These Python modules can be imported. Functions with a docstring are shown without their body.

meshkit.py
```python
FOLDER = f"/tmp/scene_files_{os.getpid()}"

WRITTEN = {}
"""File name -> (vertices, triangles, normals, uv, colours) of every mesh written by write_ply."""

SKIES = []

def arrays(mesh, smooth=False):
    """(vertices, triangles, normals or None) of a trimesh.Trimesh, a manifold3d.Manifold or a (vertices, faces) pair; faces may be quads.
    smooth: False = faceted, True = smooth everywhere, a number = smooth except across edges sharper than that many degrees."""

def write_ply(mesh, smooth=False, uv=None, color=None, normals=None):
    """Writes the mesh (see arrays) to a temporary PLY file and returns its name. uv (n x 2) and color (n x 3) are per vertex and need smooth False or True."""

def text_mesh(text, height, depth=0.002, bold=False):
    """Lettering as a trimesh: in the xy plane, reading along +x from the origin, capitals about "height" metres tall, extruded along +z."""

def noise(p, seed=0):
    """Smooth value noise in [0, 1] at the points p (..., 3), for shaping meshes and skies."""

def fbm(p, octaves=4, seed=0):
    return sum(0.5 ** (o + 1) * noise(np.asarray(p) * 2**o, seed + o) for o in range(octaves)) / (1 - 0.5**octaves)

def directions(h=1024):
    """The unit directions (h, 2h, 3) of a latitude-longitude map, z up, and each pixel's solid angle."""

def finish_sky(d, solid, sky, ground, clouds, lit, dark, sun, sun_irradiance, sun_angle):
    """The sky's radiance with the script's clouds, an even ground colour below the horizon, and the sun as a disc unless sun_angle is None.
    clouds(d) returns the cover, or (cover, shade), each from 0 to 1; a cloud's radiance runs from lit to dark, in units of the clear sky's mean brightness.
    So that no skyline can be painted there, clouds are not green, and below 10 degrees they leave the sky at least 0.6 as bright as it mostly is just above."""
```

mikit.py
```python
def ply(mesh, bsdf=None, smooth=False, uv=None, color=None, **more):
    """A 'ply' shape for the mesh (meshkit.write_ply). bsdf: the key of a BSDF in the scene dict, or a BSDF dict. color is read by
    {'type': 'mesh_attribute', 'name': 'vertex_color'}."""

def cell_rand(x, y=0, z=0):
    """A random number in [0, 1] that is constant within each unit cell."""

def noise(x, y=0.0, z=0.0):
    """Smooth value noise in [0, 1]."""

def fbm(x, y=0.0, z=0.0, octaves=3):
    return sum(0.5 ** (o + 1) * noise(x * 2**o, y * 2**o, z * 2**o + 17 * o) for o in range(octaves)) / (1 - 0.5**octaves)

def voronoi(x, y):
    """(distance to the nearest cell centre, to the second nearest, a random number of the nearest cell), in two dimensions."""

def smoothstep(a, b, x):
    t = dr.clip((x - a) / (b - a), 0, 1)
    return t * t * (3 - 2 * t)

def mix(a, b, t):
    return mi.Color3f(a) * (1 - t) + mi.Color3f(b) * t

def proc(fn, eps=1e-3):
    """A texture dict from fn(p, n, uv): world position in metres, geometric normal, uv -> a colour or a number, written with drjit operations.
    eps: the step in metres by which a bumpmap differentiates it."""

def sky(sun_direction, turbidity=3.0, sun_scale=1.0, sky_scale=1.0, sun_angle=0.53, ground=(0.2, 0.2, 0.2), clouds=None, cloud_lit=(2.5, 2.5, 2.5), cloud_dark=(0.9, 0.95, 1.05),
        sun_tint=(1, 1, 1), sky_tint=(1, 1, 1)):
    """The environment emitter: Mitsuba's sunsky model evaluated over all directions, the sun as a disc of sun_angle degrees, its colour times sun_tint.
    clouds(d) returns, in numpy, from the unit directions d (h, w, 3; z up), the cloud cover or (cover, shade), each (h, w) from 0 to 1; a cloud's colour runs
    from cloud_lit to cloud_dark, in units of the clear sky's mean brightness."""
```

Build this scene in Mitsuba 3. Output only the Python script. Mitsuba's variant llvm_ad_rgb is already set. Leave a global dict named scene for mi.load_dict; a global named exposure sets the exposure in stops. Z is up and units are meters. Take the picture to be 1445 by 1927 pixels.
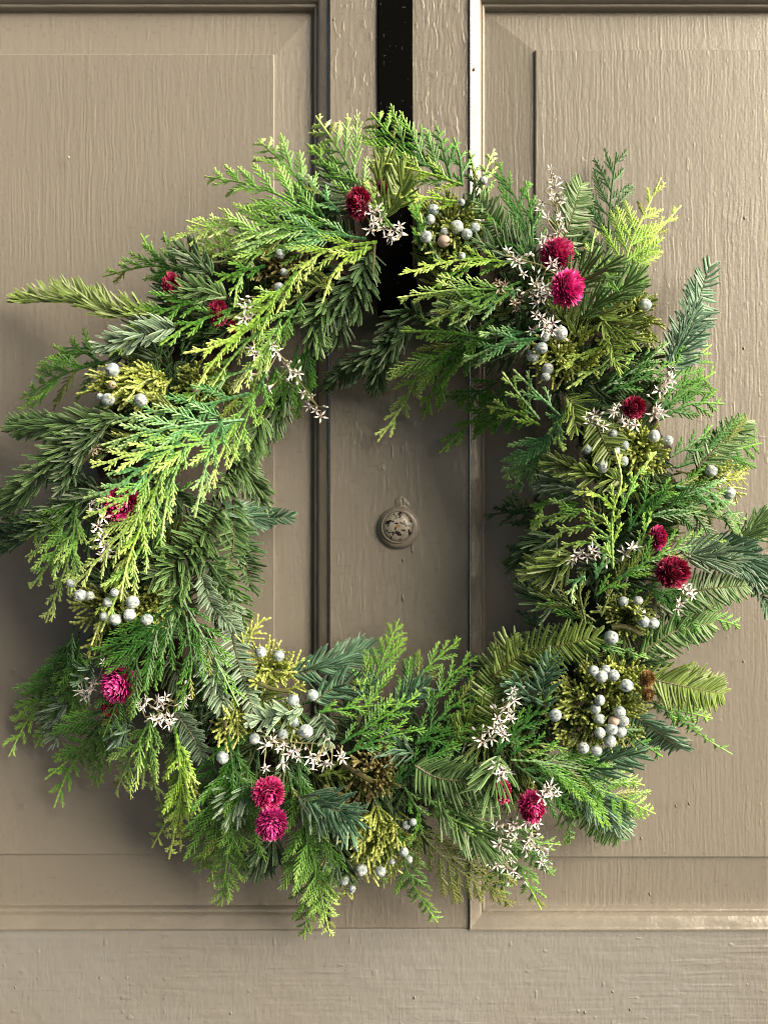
import math
import numpy as np, trimesh, drjit as dr, mitsuba as mi, mikit, meshkit
from mikit import proc, noise, fbm, voronoi, smoothstep, mix, cell_rand
T = mi.ScalarTransform4f

# ---------------------------------------------------------------- camera, light, exposure
scene, labels = {}, {}
D, S = 0.70, 0.42e-3                      # camera distance from the door face, metres per photo pixel on the door face
FOV = 2 * math.degrees(math.atan(963.5 * S / D))
scene['camera'] = {'type': 'perspective', 'fov': FOV, 'fov_axis': 'y', 'near_clip': 0.02, 'far_clip': 50.0,
                   'to_world': T().look_at(origin=[0, -D, 0], target=[0, 0, 0], up=[0, 0, 1])}
scene['daylight'] = mikit.sky([0.765, -0.48, 0.43], turbidity=3, sun_scale=1.0, sun_angle=54, sky_scale=0.17,
                              ground=(0.085, 0.085, 0.09), clouds=lambda d: 0.2, cloud_lit=(1.5, 1.5, 1.5), sun_tint=(0.95, 1.055, 1.25))
exposure = 3.42

# ---------------------------------------------------------------- materials
def rgb(*c): return {'type': 'rgb', 'value': list(c)}
def principled(base, rough, **k): return {'type': 'principled', 'base_color': base, 'roughness': rough, **k}
def two(b): return {'type': 'twosided', 'bsdf': b}

PAINT = (0.180, 0.164, 0.142)
def paint_color(p, n, uv):
    big = fbm(p.x * 5, p.z * 4, 3.0, 3)
    spots = smoothstep(0.80, 0.86, noise(p.x * 330, p.y * 330, p.z * 330))
    return mi.Color3f(*PAINT) * (0.90 + 0.2 * big) * (1 - 0.10 * spots)
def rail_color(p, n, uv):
    cool_light = smoothstep(0.25, 0.75, fbm(p.x * 9, p.z * 14, 8.0, 3))
    return mix(paint_color(p, n, uv), (0.210, 0.208, 0.204), 0.45 + 0.45 * cool_light)  # cool grey skylight on the rails, painted into their colour in patches
def grain_v(p, n, uv):
    wob = 0.0022 * noise(p.x * 45, p.z * 40, 1.0) + 0.0009 * noise(p.x * 120, p.z * 160, 5.0)
    x = p.x + wob
    a = noise(x * 820, p.z * 38, 2.0) + 0.4 * noise(x * 470, p.z * 24, 8.0)
    fade = 0.30 + 0.9 * noise(p.x * 16, p.z * 10, 7.0)
    b = fbm(p.x * 90, p.z * 60, 4.0, 3)
    f = noise(p.x * 700, p.z * 330, 3.0)
    pits = smoothstep(0.93, 0.97, noise(p.x * 190, p.z * 150, 9.0))
    ridge = smoothstep(0.80, 0.95, noise(x * 300, p.z * 60, 12.0))
    return 0.34 * fade * a + 0.26 * b + 0.14 * f + 0.30 * pits + 0.12 * ridge
def grain_s(p, n, uv):
    x = p.x + 0.0030 * noise(p.x * 60, p.z * 60, 1.0) + 0.0012 * noise(p.x * 150, p.z * 220, 5.0)
    a = noise(x * 700, p.z * 85, 2.0) + 0.5 * noise(x * 380, p.z * 45, 8.0)
    b = fbm(p.x * 90, p.z * 60, 4.0, 3)
    chips = smoothstep(0.78, 0.9, noise(x * 420, p.z * 130, 12.0))
    return 0.36 * (0.5 + 0.7 * noise(p.x * 22, p.z * 16, 7.0)) * a + 0.5 * b + 0.28 * chips
def grain_h(p, n, uv):
    wob = 0.0025 * noise(p.x * 22, p.z * 50, 1.0)
    z = p.z + wob
    a = noise(z * 520, p.x * 24, 2.0) + 0.6 * noise(z * 260, p.x * 14, 8.0)
    v = noise(p.x * 800, p.z * 150, 6.0)
    fade = 0.30 + 0.8 * noise(p.x * 8, p.z * 14, 7.0)
    b = fbm(p.x * 90, p.z * 110, 4.0, 3)
    pits = smoothstep(0.93, 0.97, noise(p.x * 150, p.z * 190, 9.0))
    ridge = smoothstep(0.80, 0.95, noise(p.x * 70, z * 300, 12.0))
    return 0.36 * fade * a + 0.14 * v + 0.45 * b + 0.35 * pits + 0.16 * ridge
def grain_m(p, n, uv):
    return 0.6 * fbm(p.x * 150, p.y * 150, p.z * 150, 3) + 0.25 * noise(p.x * 620, p.y * 620, p.z * 300)
def paint(fn, scale, rough, spec=0.6, coat=0.0, color=paint_color):
    return {'type': 'bumpmap', 'arbitrary': {'type': 'proc', **{k: v for k, v in proc(fn, 2.2e-4).items() if k != 'type'}}, 'scale': scale,
            'bsdf': two(principled(proc(color), rough, specular=spec, clearcoat=coat, clearcoat_gloss=0.8))}
scene['paint_upright'] = paint(grain_v, 0.00048, 0.42)
scene['paint_stile'] = paint(grain_s, 0.00060, 0.36)
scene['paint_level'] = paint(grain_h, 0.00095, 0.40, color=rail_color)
scene['paint_moulding'] = paint(grain_m, 0.00028, 0.28, 0.6, 0.15)
# colours of all growing things: (base, middle, tip), linear; a mesh's uv says which colour (u: index and place from base to tip) and how light or dark a piece is (v)
PALETTE = {
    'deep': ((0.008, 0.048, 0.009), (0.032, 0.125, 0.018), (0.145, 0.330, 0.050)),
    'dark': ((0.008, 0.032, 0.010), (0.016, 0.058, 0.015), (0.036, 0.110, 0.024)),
    'mid': ((0.016, 0.075, 0.014), (0.080, 0.220, 0.030), (0.290, 0.510, 0.090)),
    'light': ((0.030, 0.120, 0.026), (0.170, 0.355, 0.072), (0.560, 0.720, 0.230)),
    'teal': ((0.018, 0.098, 0.038), (0.110, 0.290, 0.105), (0.430, 0.640, 0.270)),
    'yellow': ((0.060, 0.160, 0.020), (0.240, 0.420, 0.062), (0.590, 0.720, 0.215)),
    'olive':  ((0.060, 0.100, 0.018), (0.110, 0.155, 0.030), (0.210, 0.235, 0.050)),
    'fir_dark': ((0.008, 0.030, 0.012), (0.046, 0.096, 0.038), (0.160, 0.245, 0.105)),
    'fir_green': ((0.012, 0.052, 0.014), (0.085, 0.165, 0.055), (0.280, 0.390, 0.160)),
    'fir_blue': ((0.012, 0.052, 0.034), (0.080, 0.170, 0.105), (0.290, 0.410, 0.280)),
    'fir_frost': ((0.035, 0.085, 0.050), (0.170, 0.255, 0.170), (0.450, 0.540, 0.430)),
    'fir_olive': ((0.026, 0.062, 0.010), (0.125, 0.190, 0.042), (0.330, 0.420, 0.130)),
    'juniper_yellow': ((0.075, 0.115, 0.014), (0.240, 0.300, 0.060), (0.480, 0.540, 0.170)),
    'juniper_olive': ((0.040, 0.068, 0.011), (0.150, 0.195, 0.040), (0.350, 0.410, 0.120)),
    'juniper_dull':   ((0.050, 0.045, 0.016), (0.110, 0.098, 0.036), (0.190, 0.170, 0.070)),
    'globe_red': ((0.110, 0.004, 0.024), (0.340, 0.018, 0.080), (0.660, 0.330, 0.310)),
    'globe_crimson': ((0.190, 0.006, 0.060), (0.560, 0.035, 0.200), (0.800, 0.450, 0.470)),
    'globe_magenta': ((0.200, 0.005, 0.075), (0.500, 0.030, 0.230), (0.760, 0.400, 0.520)),
    'globe_pink':    ((0.340, 0.010, 0.120), (0.760, 0.050, 0.340), (0.900, 0.480, 0.600)),
    'globe_dry': ((0.140, 0.080, 0.030), (0.330, 0.210, 0.090), (0.560, 0.420, 0.220)),
    'star_white': ((0.350, 0.340, 0.190), (0.700, 0.640, 0.650), (0.900, 0.880, 0.890)),
    'star_faded':  ((0.200, 0.170, 0.090), (0.360, 0.290, 0.240), (0.560, 0.470, 0.420)),
    'stem':   ((0.050, 0.038, 0.018), (0.100, 0.110, 0.040), (0.230, 0.220, 0.110)),
    'sepal':  ((0.220, 0.230, 0.130), (0.360, 0.360, 0.240), (0.460, 0.450, 0.330)),
}
PID = {k: i for i, k in enumerate(PALETTE)}
_tab = [[mi.Float([float(PALETTE[k][j][c]) for k in PALETTE]) for c in range(3)] for j in range(3)]
def growth_color(p, n, uv):
    i = mi.UInt32(dr.clip(dr.floor(uv.x), 0, len(PALETTE) - 1))
    t = dr.clip((uv.x - dr.floor(uv.x) - 0.05) / 0.9, 0, 1) * 2
    c = [dr.select(t < 1, dr.lerp(dr.gather(mi.Float, _tab[0][k], i), dr.gather(mi.Float, _tab[1][k], i), t),
                   dr.lerp(dr.gather(mi.Float, _tab[1][k], i), dr.gather(mi.Float, _tab[2][k], i), t - 1)) for k in range(3)]
    return dr.clip(mi.Color3f(*c) * uv.y * (0.86 + 0.28 * noise(p.x * 900, p.y * 900, p.z * 900)), 0, 0.95)
scene['foliage'] = two(principled(proc(growth_color), 0.44, specular=0.45))
scene['petal'] = two(principled(proc(growth_color), 0.6, specular=0.25))
scene['bark'] = principled(proc(lambda p, n, uv: mix((0.010, 0.008, 0.005), (0.045, 0.030, 0.018), fbm(p.x * 260, p.y * 260, p.z * 260, 3))), 0.85)
scene['strap_black'] = principled(proc(lambda p, n, uv: mi.Color3f(0.0012) + mi.Color3f(0.03) * smoothstep(0.93, 0.97, noise(p.x * 420, p.z * 420, 3.0))), 0.9, specular=0.04)
def berry_color(p, n, uv):
    a = fbm(p.x * 420, p.y * 420, p.z * 420, 3)
    b = noise(p.x * 1300, p.y * 1300, p.z * 1300)
    c = mix((0.21, 0.275, 0.305), (0.50, 0.55, 0.555), smoothstep(0.3, 0.72, a))
    d = fbm(p.x * 700 + 9, p.y * 700, p.z * 700, 2)
    return mix(c, (0.07, 0.085, 0.10), 0.85 * smoothstep(0.56, 0.70, d * 0.75 + b * 0.25))
scene['berry_skin'] = principled(proc(berry_color), 0.55, specular=0.35)
def berry_brown(p, n, uv):
    a = fbm(p.x * 420, p.y * 420, p.z * 420, 3)
    return mix((0.30, 0.20, 0.17), (0.45, 0.37, 0.33), a)
scene['berry_skin_brown'] = principled(proc(berry_brown), 0.6, specular=0.3)
def chipped(p, n, uv):
    a = fbm(p.x * 560 + 3, p.z * 560, 1.0, 3)
    c = mix((0.19, 0.17, 0.145), (0.29, 0.265, 0.23), noise(p.x * 300, p.z * 300, 2.0))
    gold_glint = smoothstep(0.0016, 0.0006, dr.sqrt(dr.square((p.x - PX) * 0.5) + dr.square(p.z - PZ)))  # gold reflection in the lens, painted on as a small spot
    return mix(mix(c, (0.006, 0.006, 0.006), smoothstep(0.60, 0.62, a)), (0.22, 0.13, 0.04), gold_glint)
PX, PZ = (748 - 722.5) * S, (963.5 - 990) * S
scene['lens_chipped'] = principled(proc(chipped), 0.34, specular=0.5)

# ---------------------------------------------------------------- helpers
def numbered(key):
    if key not in used: used.add(key); return key
    n = 1
    while f'{key}_{n:03d}' in used: n += 1
    used.add(f'{key}_{n:03d}'); return f'{key}_{n:03d}'
used = set()
def tint(c, pal):                          # (place from base to tip, lightness) rows -> uv
    c = np.asarray(c, float)
    return np.stack([PID[pal] + 0.05 + 0.9 * np.clip(c[:, 0], 0, 1), np.clip(c[:, 1], 0, 3)], 1)
def obj(key, mesh, bsdf, smooth=False, uv=None, **lab):
    key = numbered(key)
    scene[key] = mikit.ply(mesh, bsdf, smooth=smooth, uv=uv)
    if lab: labels[key] = lab
    return key
def P(px, py, d):                          # photo pixel at depth d metres in front of the door face -> a point
    k = S * (D - d) / D
    return np.array([(px - 722.5) * k, -d, (963.5 - py) * k])
def unit(v): return v / (np.linalg.norm(v, axis=-1, keepdims=True) + 1e-12)
class Bag:                                 # collects vertices, faces and colours of one mesh
    def __init__(s): s.v, s.f, s.c, s.n = [], [], [], 0
    def add(s, v, f, c):
        s.v.append(v); s.f.append(np.asarray(f) + s.n); s.c.append(np.broadcast_to(np.asarray(c, float), (len(v), 2))); s.n += len(v)
    def put(s, key, pal, bsdf='foliage', smooth=False, **lab):
        return obj(key, (np.vstack(s.v), np.vstack(s.f)), bsdf, smooth, tint(np.vstack(s.c), pal), **lab)
def catmull(pts, n):
    p = np.asarray(pts, float)
    if len(p) == 2: return p[0] + (p[1] - p[0]) * np.linspace(0, 1, n)[:, None]
    q = np.vstack([2 * p[0] - p[1], p, 2 * p[-1] - p[-2]])
    out = []
    for t in np.linspace(0, len(p) - 1, n):
        i = min(int(t), len(p) - 2); t -= i
        a, b, c, d = q[i:i + 4]
        out.append(0.5 * (2 * b + (c - a) * t + (2 * a - 5 * b + 4 * c - d) * t * t + (3 * b - a - 3 * c + d) * t ** 3))
    return np.array(out)
def ring_tris(rings, k, tip=True):         # faces of a tube of `rings` rings with k sides, a tip vertex last
    f = []
    for i in range(rings - 1):
        for j in range(k):
            a, b = i * k + j, i * k + (j + 1) % k
            f += [[a, b, b + k], [a, b + k, a + k]]
    if tip:
        t, o = rings * k, (rings - 1) * k
        f += [[o + j, o + (j + 1) % k, t] for j in range(k)]
    return np.array(f)
_rt = {}
def rt(r, k, tip=True):
    if (r, k, tip) not in _rt: _rt[r, k, tip] = ring_tris(r, k, tip)
    return _rt[r, k, tip]
def cord(bag, p, N, w, h, c0, c1, unit_len=0.0028, taper=0.45):
    """A branchlet clad in scale leaves along the polyline p, flattened across N; colour from c0 to c1."""
    seg = np.linalg.norm(np.diff(p, axis=0), axis=1); L = seg.sum(); cum = np.r_[0, np.cumsum(seg)] / L
    k = max(2, int(round(L / unit_len)))
    t = np.sort(np.r_[np.arange(k) / k, (np.arange(k) + 0.72) / k])
    q = np.stack([np.interp(t, cum, p[:, i]) for i in range(3)], 1)
    tan = unit(np.stack([np.interp(t, cum, np.gradient(p[:, i], cum)) for i in range(3)], 1))
    s = unit(np.cross(tan, N)); n = np.cross(s, tan)
    m = np.tile([0.66, 1.0], k) * (1 - taper * t)
    W, H = (w * m)[:, None], (h * (0.35 + 0.65 * m))[:, None]
    v = np.stack([q + s * W, q + n * H, q - s * W, q - n * H], 1).reshape(-1, 3)
    tip = q[-1] + tan[-1] * (L / k) * 0.42
    c0, c1 = np.asarray(c0, float), np.asarray(c1, float)
    col = c0 + (c1 - c0) * t[:, None]
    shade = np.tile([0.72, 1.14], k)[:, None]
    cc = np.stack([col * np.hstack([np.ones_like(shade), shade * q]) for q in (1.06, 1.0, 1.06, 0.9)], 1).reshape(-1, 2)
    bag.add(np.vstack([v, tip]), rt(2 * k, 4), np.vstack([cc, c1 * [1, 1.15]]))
def bent(p0, d, side, l, bend, N, lift, n=5):
    t = np.linspace(0, 1, n)[:, None]
    return p0 + d * l * t + side * (bend * l) * t * t + N * (lift * l) * t * t

# ring of the wreath, in photo pixels; depth of its foliage surface at a pixel
CX, CY, RR, RW = 722.0, 962.0, 480.0, 225.0
def radial(px, py):
    v = np.array([px - CX, (py - CY) / 1.04]); r = np.linalg.norm(v); return r, v / (r + 1e-9)
def surf(px, py):
    r, _ = radial(px, py); x = abs(r - RR) / RW
    return 0.020 + 0.076 * math.sqrt(max(0, 1 - x * x)) if x < 1 else max(0.008, 0.020 - 0.012 * (x - 1) / 0.35)
def axis_points(path, lift, tipdrop):
    w = []
    for i, (px, py) in enumerate(path):
        f = i / (len(path) - 1)
        w.append(P(px, py, max(0.007, surf(px, py) + lift - tipdrop * f)))
    return w
def face_normal(px, py, rng, tilt):
    r, u = radial(px, py); k = np.clip((r - RR) / RW, -1, 1)
    return unit(np.array([u[0] * k * 0.45, -1, -u[1] * k * 0.45]) + rng.normal(0, tilt, 3))

# ---------------------------------------------------------------- the door
def build_door():
    door = 'door'; used.add(door)
    labels[door] = {'label': 'taupe painted wooden door with two raised panels and a round peephole behind the wreath', 'category': 'door'}
    X = lambda px: (px - 722.5) * S
    Z = lambda py: (963.5 - py) * S
    left, right = X(620), X(884)
    zt, zb = Z(-26), Z(1748)
    OUT, ZTOP, ZBOT, TH = 0.40, 0.62, -0.95, 0.042
    def slab(x0, x1, z0, z1, dd=0.0):
        b = trimesh.creation.box(bounds=[[x0, -dd, z0], [x1, TH, z1]])
        v, f = b.vertices, b.faces
        return trimesh.Trimesh(v, f, process=False)
    def chamfered(x0, x1, z0, z1, c=0.0012):
        v = []
        for y, i in ((0.0, c), (c, 0.0), (TH, 0.0)):
            v += [[x0 + i, y, z0 + i], [x1 - i, y, z0 + i], [x1 - i, y, z1 - i], [x0 + i, y, z1 - i]]
        f = [[0, 1, 2], [0, 2, 3], [8, 10, 9], [8, 11, 10]]
        for r in (0, 4):
            for j in range(4):
                a, b = r + j, r + (j + 1) % 4
                f += [[a, a + 4, b], [b, a + 4, b + 4]]
        return np.array(v), np.array(f)
    obj('door__stile', chamfered(left, right, zb + 0.0003, zt - 0.0003, 0.0008), 'paint_stile', label='middle stile that carries the peephole')
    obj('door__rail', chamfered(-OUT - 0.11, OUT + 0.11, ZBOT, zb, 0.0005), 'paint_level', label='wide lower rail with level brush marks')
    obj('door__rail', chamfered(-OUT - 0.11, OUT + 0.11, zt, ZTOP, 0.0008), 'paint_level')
    obj('door__stile', chamfered(-OUT - 0.11, -OUT, zb + 0.0003, zt - 0.0003), 'paint_upright')
    obj('door__stile', chamfered(OUT, OUT + 0.11, zb + 0.0003, zt - 0.0003), 'paint_upright')
    prof = [(0.0, -0.0025), (0.0003, -0.0006), (0.0012, 0.0000)]
    for u in np.linspace(0.002, 0.0085, 8): prof.append((u, 0.36 * (u - 0.0012) + 14 * (u - 0.0012) ** 2))
    u0, y0 = prof[-1]
    prof += [(u0 + 0.0008, y0 + 0.0010), (u0 + 0.0011, y0 + 0.0026)]
    u0, y0 = prof[-1]
    prof += [(u0 + 0.0004, y0 + 0.0012), (u0 + 0.0010, y0 + 0.0009), (u0 + 0.0020, y0 + 0.0010), (u0 + 0.0028, y0 + 0.0017), (u0 + 0.0033, y0 + 0.0034)]
    prof += [(prof[-1][0] + 0.0002, 0.0150)]
    uend = prof[-1][0]
    for name, (x0, x1, f0, f1, ft, fb) in {'left': (-OUT, left, -0.355, X(514), Z(93), Z(1615)), 'right': (right, OUT, X(1010), 0.355, Z(84), Z(1620))}.items():
        pan = numbered('door__panel')
        labels[pan] = {'label': f'{name} raised panel with moulded edge'}
        def rect(i): return [(x0 + i, zb + i), (x1 - i, zb + i), (x1 - i, zt - i), (x0 + i, zt - i)]
        for k in range(4):                 # four mitred lengths of moulding
            n = 140; v = []
            for (u, y) in prof:
                c = rect(u); a, b = np.array(c[k]), np.array(c[(k + 1) % 4])
                t = np.linspace(0, 1, n)[:, None]
                q = a + (b - a) * t
                v.append(np.stack([q[:, 0], np.full(n, y), q[:, 1]], 1))
            v = np.array(v)
            w = meshkit.fbm(v * [55, 200, 55] + k * 7, 3, 5) - 0.5
            v[1:-1, :, 1] += 0.0012 * w[1:-1]
            i, j = np.meshgrid(np.arange(len(prof) - 1), np.arange(n - 1), indexing='ij')
            a = (i * n + j).ravel()
            f = np.vstack([np.stack([a, a + 1, a + n + 1], 1), np.stack([a, a + n + 1, a + n], 1)])
            obj(pan + '__moulding', (v.reshape(-1, 3), f), 'paint_moulding', smooth=40)
        yb, yf, ys = 0.0135, 0.0098, 0.0072   # bevel outer edge, bevel at the step, raised field
        o = [(x0 + uend - 0.001, zb + uend - 0.001), (x1 - uend + 0.001, zb + uend - 0.001), (x1 - uend + 0.001, zt - uend + 0.001), (x0 + uend - 0.001, zt - uend + 0.001)]
        fi = [(f0, fb), (f1, fb), (f1, ft), (f0, ft)]
        v = np.array([[x, yb, z] for x, z in o] + [[x, yf, z] for x, z in fi])
        f = []
        for k in range(4):
            a, b = k, (k + 1) % 4
            f += [[a, b, b + 4], [a, b + 4, a + 4]]
        obj(pan + '__bevel', (v, np.array(f)), 'paint_upright')
        c = 0.0007
        v = [[x, yf + 0.001, z] for x, z in fi] + [[x, ys + c, z] for x, z in fi] + [[x + sx * c, ys, z + sz * c] for (x, z), (sx, sz) in zip(fi, ((1, 1), (-1, 1), (-1, -1), (1, -1)))]
        f = [[8, 9, 10], [8, 10, 11]]
        for r in (0, 4):
            for k in range(4):
                a, b = r + k, r + (k + 1) % 4
                f += [[a, b, b + 4], [a, b + 4, a + 4]]
        obj(pan + '__field', (np.array(v), np.array(f)), 'paint_upright')
    # peephole: flange, ring, dome
    pp = numbered('door__peephole')
    labels[pp] = {'label': 'round peephole with paint chipped off its dome'}
    def lathe(prof, cx, cz, key, bsdf, **k):
        n = 64; a = np.arange(n) * 2 * np.pi / n
        v = np.array([[cx + r * np.cos(a), np.full(n, -y), cz + r * np.sin(a)] for r, y in prof]).transpose(0, 2, 1).reshape(-1, 3)
        obj(key, (v, rt(len(prof), n, False)), bsdf, smooth=35, **k)
    cx, cz = X(750), Z(993)
    lathe([(0.0168, -0.001), (0.0168, 0.0012), (0.0160, 0.0030), (0.0146, 0.0043), (0.0128, 0.0049), (0.0, 0.0049)], cx, cz, pp + '__flange', 'paint_moulding')
    lathe([(0.0132, 0.0045), (0.0132, 0.0058), (0.0127, 0.0064), (0.0120, 0.0064), (0.0116, 0.0056), (0.0114, 0.0048)], X(748), Z(991), pp + '__ring', 'paint_moulding')
    lathe([(0.0117 * math.sin(a), 0.0049 + 0.0052 * math.cos(a)) for a in np.linspace(1.57, 0.0, 12)], X(748), Z(991), pp + '__lens', 'lens_chipped')
    rng = np.random.default_rng(5)         # the paint scar above the peephole and small chips
    def scar(px, py, rx, rz, h, seed, key, n=40, m=14, **k):
        a = np.arange(n) * 2 * np.pi / n; v = []
        for i in range(m):
            r = 1 - i / m
            out = 1 + 0.35 * (meshkit.noise(np.stack([np.cos(a) * 1.7 + seed, np.sin(a) * 1.7, a * 0], 1)) - 0.5)
            x, z = X(px) + rx * r * out * np.cos(a), Z(py) + rz * r * out * np.sin(a)
            hh = h * (1 - r) ** 0.4 * (0.15 + 1.5 * meshkit.fbm(np.stack([x * 700, z * 520, a * 0 + seed], 1), 4))
            v.append(np.stack([x, -hh + 0.0006 * (r > 0.99), z], 1))
        v = np.vstack(v + [[[X(px), -h, Z(py)]]])
        obj(key, (v, rt(m, n)), 'paint_stile', smooth=50, **k)
    scar(757, 951, 0.0066, 0.0080, 0.0016, 3, 'door__paint_scar', label='rough scar in the paint just above the peephole')
    for (px, py, rx, rz, h, sd) in [(718, 880, .0032, .0036, .0005, 1), (738, 852, .0012, .0062, .0005, 2), (757, 848, .0010, .0055, .0004, 8), (776, 1025, .0015, .0032, .0016, 4),
                                    (758, 1054, .0008, .0018, .0014, 6), (758, 1125, .0010, .0034, .0010, 7), (776, 1036, .001, .0022, .001, 9)]:
        scar(px, py, rx, rz, h, sd, 'door__paint_scar')
    for (px, py) in [(130, 296), (1398, 656), (1400, 410), (1206, 1578), (1271, 1517), (1296, 1513), (1222, 1683), (560, 1697), (240, 1840), (435, 1907), (30, 1858), (780, 1877), (1185, 1900), (28, 1260),
                     (47, 1516), (1152, 1866), (892, 130), (628, 36), (1100, 1905), (190, 1840), (1398, 1245)]:
        scar(px, py, 0.0009, 0.0014, 0.0012, px % 13, 'door__paint_chip', 12, 5)
build_door()

# ---------------------------------------------------------------- the strap the wreath hangs on
def build_hanger():
    # straight down the door, forward under the vine ring, and up in front of it: the hook of the strap
    path = [(z, 0.0018) for z in np.linspace(0.66, (963.5 - 575) * S, 26)]
    zc = (963.5 - 575) * S
    path += [(zc - 0.016 * math.sin(a), 0.038 - 0.0362 * math.cos(a)) for a in np.linspace(0.25, math.pi - 0.25, 12)]
    path += [(z, 0.0742) for z in np.linspace(zc, (963.5 - 440) * S, 8)]
    q = np.array([[0, -d, z] for z, d in path]); t = unit(np.gradient(q, axis=0)); nrm = np.cross([1, 0, 0], t)
    v = []
    for p, m in zip(q, nrm):
        k = (D + p[1]) / D
        a, b = (711 - 722.5) * S * k, (777 - 722.5) * S * k
        w = 0.0004 * math.sin(p[2] * 30)
        for x, e in ((a, 0), (a + .001, .0006), (b - .001, .0006), (b, 0), (b - .001, -.0006), (a + .001, -.0006)):
            v.append(p + m * e + np.array([x + w, 0, 0]))
    obj('wreath_hanger', (np.array(v), rt(len(path), 6, False)), 'strap_black', label='flat black strap running down the door from the top to the wreath', category='hanger')
build_hanger()

# ---------------------------------------------------------------- the wreath
W = 'wreath'; used.add(W)
labels[W] = {'label': 'round evergreen wreath of cedar, fir and juniper with pink globe flowers on the taupe door', 'category': 'wreath'}
def build_frame():
    n, k = 120, 10; a = np.arange(n + 1) * 2 * np.pi / n; v = []
    for t in a:
        c = P(CX + 470 * math.cos(t), CY + 1.04 * 470 * math.sin(t), 0.03); o = unit(np.array([math.cos(t), 0, -math.sin(t)]))
        for j in range(k):
            b = j * 2 * np.pi / k + 3 * t; r = 0.027 * (1 + 0.25 * math.sin(5 * b + 9 * t))
            v.append(c + o * r * math.cos(b) + np.array([0, -1, 0]) * r * math.sin(b))
    obj('wreath__vine_ring', (np.array(v), rt(n + 1, k, False)), 'bark', smooth=40)
build_frame()

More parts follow.
